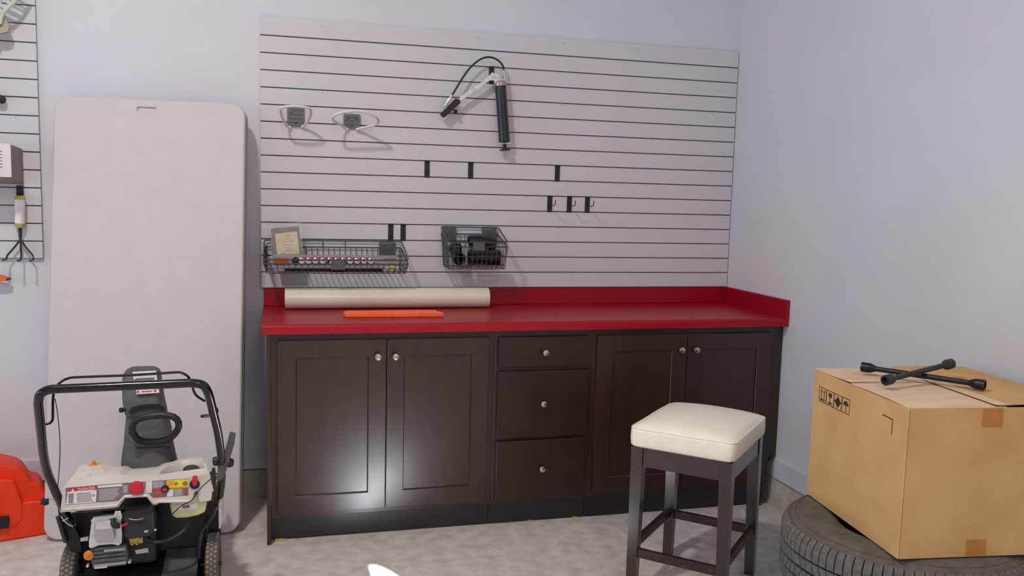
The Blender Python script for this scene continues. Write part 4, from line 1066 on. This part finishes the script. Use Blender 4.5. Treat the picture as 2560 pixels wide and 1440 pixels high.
# fuel tank
ft = part('fuel_tank', MB().prism(pxs([(424, 1236), (512, 1228), (516, 1262), (513, 1282), (498, 1289), (468, 1296), (440, 1297), (429, 1292), (424, 1270)], -1.10), (0, 0.10, 0), bev=0.010, seg=3), 'fuel_tank', SB)
part('tank_label', MB().prism(pxs([(443, 1263), (492, 1258), (493, 1271), (448, 1275)], -1.1012), (0, 0.0008, 0)), 'label_white', ft)
part('tank_print', MB().prism(pxs([(456, 1263.5), (474, 1262), (474, 1270), (456, 1271.5)], -1.1018), (0, 0.0005, 0)), 'label_grey', ft)
part('fuel_hose', MB().tube(smooth_path([PY(475, 1295, -1.08), PY(468, 1315, -1.12), PY(452, 1333, -1.14), PY(428, 1347, -1.15), PY(402, 1355, -1.15), PY(382, 1354, -1.15), PY(368, 1346, -1.14)], 2), 0.0072, 10), 'hose_black', SB)
# frame tubes
part('frame_tube', MB().tube(smooth_path([PY(540, 1265, -1.07), PY(532, 1290, -1.07), PY(512, 1318, -1.06), PY(499, 1335, -1.06), PY(498, 1395, -1.06)], 1), 0.0075, 10), 'black_plastic', SB)
part('frame_tube', MB().tube([PY(145, 1290, -1.05), PY(165, 1355, -1.05)], 0.0085, 10), 'steel_dark', SB)
part('frame_bracket', MB().prism(pxs([(140, 1245), (160, 1240), (172, 1290), (200, 1345), (205, 1380), (180, 1385), (160, 1350), (148, 1300)], -1.04), (0, 0.012, 0), bev=0.002), 'deck_black', SB)
part('frame_bracket', MB().prism(pxs([(545, 1190), (556, 1195), (552, 1245), (541, 1275), (530, 1280), (536, 1240)], -1.06), (0, 0.012, 0), bev=0.002), 'deck_black', SB)
part('rear_frame', MB().prism(pxs([(160, 1285), (200, 1282), (430, 1262), (515, 1255), (548, 1250), (551, 1330), (515, 1345), (400, 1350), (230, 1370), (190, 1350)], -0.962), (0, 0.012, 0)), 'engine_black', SB)
part('side_shield', MB().prism(pxs([(545, 1228), (553, 1232), (556, 1300), (551, 1322), (547, 1322), (546, 1275)], -1.02), (0, 0.09, 0), bev=0.002), 'shroud_pale', SB)
part('zip_tie', MB().tube(smooth_path(pxs([(152, 1290), (160, 1302), (172, 1312), (183, 1316)], -1.09), 1), 0.0018, 6), 'label_white', SB)
part('zip_tie', MB().tube(pxs([(156, 1303), (171, 1295)], -1.09), 0.0016, 6), 'label_white', SB)
# ---- shroud
poly = [(163, 1219.5), (230, 1212.5), (307, 1206.5), (380, 1201.5), (472, 1192.5), (520, 1184), (526, 1190), (531, 1228), (528, 1250), (523, 1252.5), (499, 1255), (496, 1250), (495, 1229), (488, 1229), (484, 1235), (481, 1253), (474, 1257.5), (398, 1258.5), (392, 1262.5), (382, 1263.5), (375, 1255), (367, 1243.5), (313, 1246), (307, 1254), (297, 1268), (289, 1270), (154, 1281.5)]
sh = part('shroud_front', MB().prism(pxs(poly, ys), (0, 0.012, 0), bev=0.0018), 'shroud_white', SB)
lip = [(155, 1275), (293, 1263.5), (303, 1250), (311, 1241.5), (369, 1239), (378, 1250), (386, 1258.5), (396, 1254), (476, 1252.5)]
part('panel_lip', MB().tube(pxs(lip, ys - 0.001), 0.0045, 8), 'shroud_white', sh)
def interp(pl, s):
    s *= pl[-1][0] - pl[0][0]; s += pl[0][0]
    for a, b in zip(pl, pl[1:]):
        if s <= b[0] + 1e-9:
            f = (s - a[0]) / (b[0] - a[0]); return (s, a[1] + (b[1] - a[1]) * f)
    return pl[-1]
ftop = [(163, 1219.5), (230, 1212.5), (307, 1206.5), (380, 1201.5), (472, 1192.5), (520, 1184)]
btop = [(206, 1163), (218, 1160.5), (262, 1159.5), (278, 1162), (300, 1165), (330, 1164.5), (370, 1161.5), (414, 1157.5), (432, 1153.5), (446, 1149), (458, 1145), (474, 1142), (505, 1141), (513, 1146)]
yb2 = -0.875
t_ = bmesh.new(); NX, NY = 110, 26; G = []
bc = PY(457, 1183, -1.06)
s0x, s1x = PY(305, 1180, -0.98).x, PY(402, 1175, -0.98).x
for i in range(NX + 1):
    s = i / NX; a = PY(*interp(ftop, s), ys + 0.001); b = PY(*interp(btop, s), yb2); row = []
    for j in range(NY + 1):
        q = j / NY; p = a.lerp(b, q)
        p.z += 0.010 * math.sin(pi * q) * math.sin(pi * min(1, s * 6) / 2)
        # fuel cap bowl
        if p.y > bc.y - 0.05:
            dx = (p.x - bc.x) / 0.074; dy = (p.y + 1.065) / 0.115
            if dy > 0:
                d = dx * dx + dy * dy
                if d < 1: p.z -= 0.075 * min(1, (1 - d) * 3.5) * min(1, dy * 9)
        # centre scoop
        m_ = 0.02
        fx = min(1, max(0, (p.x - s0x) / m_), max(0, (s1x - p.x) / m_)); fy = min(1, max(0, (q - 0.33) / 0.08))
        p.z -= 0.012 * max(0, min(fx, 1)) * fy * (1 - s * 0.3) if s0x < p.x < s1x else 0
        row.append(t_.verts.new(p))
    # back skirt
    e = row[-1].co.copy(); row.append(t_.verts.new(e + Vector((0, 0.012, -0.006)))); row.append(t_.verts.new(e + Vector((0, 0.014, -0.06))))
    G.append(row)
for i in range(NX):
    for j in range(NY + 2): t_.faces.new((G[i][j], G[i + 1][j], G[i + 1][j + 1], G[i][j + 1]))
mb = MB(); mb._merge(t_)
tp = part('shroud_top', mb, 'shroud_white', SB, ang=60)
# sides of the shroud
for (uf, vf_, ub, vb_, vbot, sgn) in ((520, 1184, 513, 1146, 1228, 1), (163, 1219.5, 206, 1163, 1281, -1)):
    a = PY(uf, vf_, ys + 0.002); b = PY(ub, vb_, yb2); c = Vector((b.x, yb2, b.z - 0.07)); d = PY(uf + (10 if sgn > 0 else -8), vbot, ys + 0.004)
    part('shroud_side', MB().prism([a, b, c, d], (0.006 * sgn, 0, 0)), 'shroud_white', SB)
# fuel cap, louvers, primer of the engine
part('fuel_cap', MB().lathe([(0, 0), (0.028, 0), (0.028, 0.030), (0.023, 0.035), (0, 0.035)], bc + Vector((0.022, 0.066, -0.034)), (0, -0.1, 1), 20), 'muffler', SB)
part('choke_knob', MB().lathe([(0, 0), (0.019, 0), (0.017, 0.004), (0.006, 0.005), (0.005, 0.018), (0, 0.019)], PY(235, 1163.5, -0.905), (0, -0.15, 1), 18), 'amber_cap', SB, 'amber choke knob')
def top_at(s, q):
    a = PY(*interp(ftop, s), ys + 0.001); b = PY(*interp(btop, s), yb2); p = a.lerp(b, q); p.z += 0.010 * math.sin(pi * q) * math.sin(pi * min(1, s * 6) / 2); return p
for k in range(7):
    q = 0.32 + k * 0.085
    part('louver', MB().obox(top_at(0.022, q) + Vector((0, 0, .0012)), top_at(0.145 - 0.004 * k, q) + Vector((0, 0, .0012)), (0, 0.0035, 0), (0, 0, 0.0016), bev=0.0006), 'shroud_white', tp)
    part('louver', MB().obox(top_at(0.165 - 0.006 * k, q + 0.03) + Vector((0, 0, .0012)), top_at(0.26 - 0.016 * k, q + 0.03) + Vector((0, 0, .0012)), (0, 0.0035, 0), (0, 0, 0.0016), bev=0.0006), 'shroud_white', tp)
# ---- control panel print
def decal(pts, m_, name, lay=1, par=None): return part(name, MB().prism(pxs(pts, ys - 0.0004 * lay), (0, 0.0004, 0)), m_, par or sh)
def C3(x, y): return (130 + x / 9.0, 1140 + y / 9.0)
def C4(x, y): return (320 + x / 9.0, 1140 + y / 9.0)
def dec3(pts, *a, **k): return decal([C3(*p) for p in pts], *a, **k)
def dec4(pts, *a, **k): return decal([C4(*p) for p in pts], *a, **k)
dec3([(310, 720), (1020, 655), (1590, 605), (2066, 574), (2066, 852), (1640, 870), (1500, 1010), (1000, 1045), (300, 1105)], 'label_grey', 'panel_decal')
dec4([(360, 580), (870, 540), (1370, 515), (1360, 890), (560, 945), (470, 845), (380, 840)], 'label_grey', 'panel_decal')
dec3([(360, 722), (1018, 660), (1012, 748), (355, 800)], 'label_red', 'danger_header', 2)
wl = dec3([(350, 806), (1004, 760), (988, 1036), (312, 1092)], 'label_white', 'warning_label', 2)
p0, p1 = PY(*C3(470, 768), ys - 0.0010), PY(*C3(990, 716), ys - 0.0010)
dv = (p1 - p0).normalized(); up = Vector((0, -1, 0)).cross(dv).normalized() * -1
up = up if up.z > 0 else -up
mid = (p0 + p1) / 2 + dv * 0.006
TMx = Matrix((dv.to_4d(), up.to_4d(), dv.cross(up).to_4d(), (0, 0, 0, 1))).transposed()
for i in range(3): TMx[i][3] = mid[i]; TMx[3][i] = 0
TMx[3][3] = 1
part('danger_text', text_mesh('DANGER', 0.0135, TMx, 0.0002), 'label_white', sh, smooth=False)
tri = PY(*C3(465, 770), ys - 0.0009)
part('danger_triangle', MB().prism([tri + dv * -0.006 - up * 0.005, tri + dv * 0.006 - up * 0.005, tri + up * 0.006], (0, -0.0003, 0)), 'label_white', sh)
def lines(pf, x0, x1, y0, y1, slope, n, m_, name, par, lay=3, hh=0.0009, rag=0.25, seed=1):
    mb = MB(); rnd = random.Random(seed)
    for i in range(n):
        y = y0 + (y1 - y0) * (i + .5) / n; xe = x1 - (x1 - x0) * rag * rnd.random()
        a, b = PY(*pf(x0, y), ys - 0.0004 * lay), PY(*pf(xe, y + slope * (xe - x0)), ys - 0.0004 * lay)
        mb.obox(a, b, (0, 0.0001, 0), (0, 0, hh))
    part(name, mb, m_, par)
lines(C3, 560, 975, 830, 1050, -0.075, 8, 'label_ink', 'print_lines', wl, seed=2)
lines(C3, 370, 500, 850, 1070, -0.07, 5, 'label_grey', 'print_lines', wl, hh=0.0025, seed=3)
dec3([(1030, 672), (1580, 622), (1585, 676), (1030, 718)], 'label_white', 'label_strip', 2)
lines(C3, 1060, 1520, 750, 1010, -0.075, 8, 'label_ink_white', 'print_lines', sh, lay=2, hh=0.0010, seed=4)
lines(C3, 1600, 1730, 655, 830, -0.06, 4, 'label_ink_white', 'print_lines', sh, lay=2, hh=0.0016, seed=5)
dec4([(405, 580), (545, 572), (535, 828), (390, 832)], 'label_white', 'label_strip', 2)
lines(C4, 560, 850, 580, 720, -0.06, 5, 'label_ink_white', 'print_lines', sh, lay=2, hh=0.0010, seed=6)
dec4([(540, 752), (750, 728), (745, 802), (530, 820)], 'label_red', 'label_strip', 2)
lines(C4, 560, 860, 850, 940, -0.06, 3, 'label_red', 'print_lines', sh, lay=2, hh=0.0012, seed=7)
yl = dec4([(872, 548), (1365, 525), (1360, 685), (930, 712), (872, 690)], 'yellow_label', 'yellow_label', 2)
lines(C4, 890, 1040, 560, 680, -0.05, 4, 'amber_cap', 'print_lines', yl, hh=0.0014, seed=8)
dec4([(930, 715), (1355, 690), (1355, 715), (930, 742)], 'amber_cap', 'label_strip', 2)
wi = dec4([(890, 765), (1022, 745), (1015, 905), (868, 915)], 'label_white', 'label_strip', 2)
lines(C4, 1035, 1230, 745, 900, -0.06, 6, 'label_ink_white', 'print_lines', sh, lay=2, hh=0.0010, seed=9)
lines(C4, 1270, 1350, 720, 890, -0.06, 3, 'label_red', 'print_lines', sh, lay=2, hh=0.0030, seed=10)
def disc(c, rx, depth, m_, name, lab=None, dome=False):
    p = PY(*c, ys - 0.0006); r_ = rx * (CAM.y - ys) * -1 / F_PX * 1.04
    prof = [(0, 0), (r_, 0), (r_ * .98, depth * .5), (r_ * .8, depth), (0, depth * 1.15)] if dome else [(0, 0), (r_, 0), (r_, depth), (0, depth)]
    return part(name, MB().lathe(prof, p, (0, -1, 0), 24), m_, sh, lab)
disc(C4(1080, 625), 4.5, 0.001, 'tape_brown', 'icon_dot'); disc(C4(1285, 620), 5.5, 0.001, 'label_grey', 'icon_dot')
disc(C3(1905, 712), 16.0, 0.012, 'red_knob', 'primer_bulb', 'round red primer bulb', True)
disc(C4(835, 738), 9.0, 0.003, 'black_plastic', 'switch_bezel'); disc(C4(828, 752), 5.0, 0.008, 'red_knob', 'starter_button', 'small red button', True)
disc(C4(1500, 632), 11.3, 0.004, 'black_plastic', 'key_bezel')
part('safety_key', MB().prism(pxs([C4(*p) for p in ((1440, 560), (1450, 480), (1475, 462), (1530, 462), (1552, 485), (1558, 580), (1545, 665), (1500, 688), (1455, 665))], ys - 0.020), (0, 0.015, 0), bev=0.003), 'red_knob', sh, 'red ignition key')
part('starter_rope', MB().tube(smooth_path([PY(543, 1183, -1.17), PY(497, 1224, -1.16), PY(488, 1240, -1.15), PY(478, 1253, -1.15), PY(455, 1262, -1.15), PY(427, 1289, -1.13)], 1), 0.0020, 6), 'black_plastic', SB)
# ---- handlebar
hp_ = [(172, 1300, -1.04), (160, 1275, -1.06), (140, 1232, -1.11), (118, 1180, -1.17), (109, 1140, -1.22), (95, 1005, -1.395), (100, 984, -1.42), (122, 973, -1.42), (150, 972, -1.42), (485, 957, -1.42), (510, 962, -1.42), (522, 985, -1.40), (546, 1085, -1.27), (553, 1140, -1.20), (555, 1190, -1.13), (549, 1240, -1.07)]
part('handlebar', MB().tube(fillet([PY(*q) for q in hp_], 0.05), 0.0140, 16), 'frame_black', SB)
bail = [(104, 1063, -1.28), (126, 1058, -1.29), (132, 1050, -1.30), (132, 995, -1.35), (136, 968, -1.39), (165, 944, -1.41), (330, 938, -1.41), (452, 930, -1.41), (470, 940, -1.41), (479, 957, -1.39), (484, 978, -1.36), (491, 990, -1.35), (512, 1003, -1.34)]
part('control_bail', MB().tube(fillet([PY(*q) for q in bail], 0.03), 0.0040, 8), 'rod_steel', SB)
part('control_cable', MB().tube(smooth_path([PY(132, 994, -1.40), PY(139, 998, -1.38), PY(146, 1050, -1.32), PY(151, 1110, -1.25), PY(148, 1180, -1.18), PY(142, 1240, -1.10)], 2), 0.0016, 6), 'steel_dark', SB)
part('rope_guide', MB().tube(smooth_path(pxs([(533, 1016), (543, 1020), (545, 1030), (539, 1037), (533, 1036)], -1.34), 2), 0.0028, 8), 'rod_steel', SB)
part('rope_guide', MB().tube(smooth_path(pxs([(522, 1037), (510, 1038), (502, 1039.5), (503, 1042.5), (512, 1042.5), (523, 1041)], -1.335), 2), 0.0026, 8), 'rod_steel', SB)
lv = part('chute_crank', MB().prism(pxs([(574, 1082), (589, 1086), (586, 1110), (574, 1150), (560, 1195), (546, 1205), (539, 1198), (551, 1160), (565, 1118)], -1.19), (0, 0.022, 0), bev=0.003), 'chute_grey', SB, 'grey notched lever')
for k in range(6):
    a = PY(578 - 0.6 * k - (0 if k < 3 else 2), 1092 + 7 * k, -1.19)
    part('notch', MB().box(a.x - 0.008, a.x, -1.188, -1.17, a.z - 0.003, a.z + 0.003, bev=0.001), 'chute_grey', lv)
for (u, v, sg) in ((541, 1153, -1), (574, 1157, 1)):
    p = PY(u, v, -1.17)
    part('clamp_knob', MB().lathe([(0, -0.010), (0.014, -0.010), (0.016, -0.004), (0.016, 0.006), (0.012, 0.012), (0, 0.012)], p, (sg, -0.2, 0), 14), 'black_plastic', SB)
p = PY(112, 1253, -1.10)
part('clamp_knob', MB().lathe([(0, -0.012), (0.012, -0.012), (0.015, 0.0), (0.010, 0.012), (0, 0.013)], p, (-1, -0.2, 0), 14), 'black_plastic', SB)
part('clamp_bolt', MB().tube([PY(112, 1245, -1.105), PY(140, 1250, -1.09)], 0.004, 8), 'zinc', SB)
# ---- chute
def ring(u0, u1, v, y, dep, k=0.45, n=32):
    a, b = PY(u0, v, y), PY(u1, v, y); c = (a + b) / 2; hw = (b.x - a.x) / 2; pts = []
    for i in range(n):
        t = 2 * pi * i / n; cs_, sn = math.cos(t), math.sin(t)
        pts.append((c.x + hw * math.copysign(abs(cs_) ** k, cs_), y + dep / 2 * math.copysign(abs(sn) ** k, sn), c.z))
    return pts
part('chute_base', MB().loft([ring(300, 448, 1190, -0.80, 0.20, 1.0), ring(303, 444, 1160, -0.80, 0.19, 0.9), ring(306, 437, 1130, -0.795, 0.17, .8), ring(310, 432, 1106, -0.79, 0.16, .7)]), 'chute_grey', SB, ang=50)
ch = part('chute', MB().loft([ring(311, 431, 1108, -0.79, 0.15, .6), ring(314, 428, 1075, -0.78, 0.14, .5), ring(317, 420, 1045, -0.77, 0.13, .45), ring(320, 412, 1012, -0.76, 0.12, .4)]), 'chute_grey', SB, ang=50)
df = part('deflector', MB().loft([ring(318, 415, 1028, -0.765, 0.150, .35), ring(314, 412, 1016, -0.765, 0.150, .35), ring(310, 407, 990, -0.76, 0.145, .35), ring(309, 403, 955, -0.74, 0.13, .35), ring(309, 401, 935, -0.73, 0.115, .4), ring(314, 396, 925, -0.72, 0.10, .45), ring(324, 386, 920, -0.715, 0.08, .5)]), 'chute_grey', SB, ang=50)
arcp = [(322, 1034), (326, 1021), (345, 1014), (372, 1011), (400, 1011), (411, 1018), (413, 1031), (405, 1031), (398, 1024), (372, 1022), (345, 1026), (333, 1034)]
part('slot_shade', MB().prism(pxs(arcp, -0.8475), (0, 0.006, 0)), 'black_plastic', df)  # black strip drawn for the shade in the arched opening
for (q, m_, nm) in (([(331, 931), (390, 928), (393, 951), (335, 954)], 'label_white', 'sticker'), ([(340, 976), (397, 972), (398, 982), (341, 986)], 'label_white', 'sticker')):
    yd = -0.790 if q[0][1] < 960 else -0.8325
    s_ = part(nm, MB().prism(pxs(q, yd - 0.002), (0, 0.012, 0)), m_, df)
    mb = MB()
    if q[0][1] < 960:
        for v in (934.5, 946): mb.prism(pxs([(338, v), (386, v - 2.5), (387, v + 3), (339, v + 5.5)], yd - 0.0026), (0, 0.0004, 0))
        part('print', mb, 'label_ink', s_)
    else:
        for u in (345, 388): mb.lathe([(0, 0), (0.0042, 0), (0.0042, 0.0005), (0, 0.0006)], PY(u, 979.5 - (u - 345) * .06, yd - .0021), (0, -1, 0), 10)
        mb.obox(PY(354, 979.5, yd - .0023), PY(380, 977.5, yd - .0023), (0, .0002, 0), (0, 0, .002))
        part('print', mb, 'label_red', s_)
part('deflector_knob', MB().tube([PY(318, 1026, -0.83), PY(308, 1025, -0.835)], 0.004, 8).lathe([(0, 0), (0.008, 0), (0.010, 0.010), (0.006, 0.016), (0, 0.017)], PY(309, 1025, -0.835), (-1, -0.2, 0.05), 12), 'black_plastic', df)
loop = [(330, 1080), (331, 1060), (346, 1046), (380, 1039), (415, 1037), (440, 1044), (449, 1062), (440, 1082), (424, 1097), (405, 1103), (370, 1106), (345, 1100)]
part('chute_handle', MB().tube(smooth_path([PY(u, v, -0.93 + 0.05 * max(0, (v - 1075) / 30)) for u, v in loop + loop[:1]], 1)[:-1], 0.0125, 12, closed=True), 'black_plastic', SB)
part('handle_mount', MB().prism(pxs([(338, 1104), (418, 1102), (426, 1114), (334, 1118)], -0.885), (0, 0.03, 0), bev=0.004), 'chute_grey', SB)
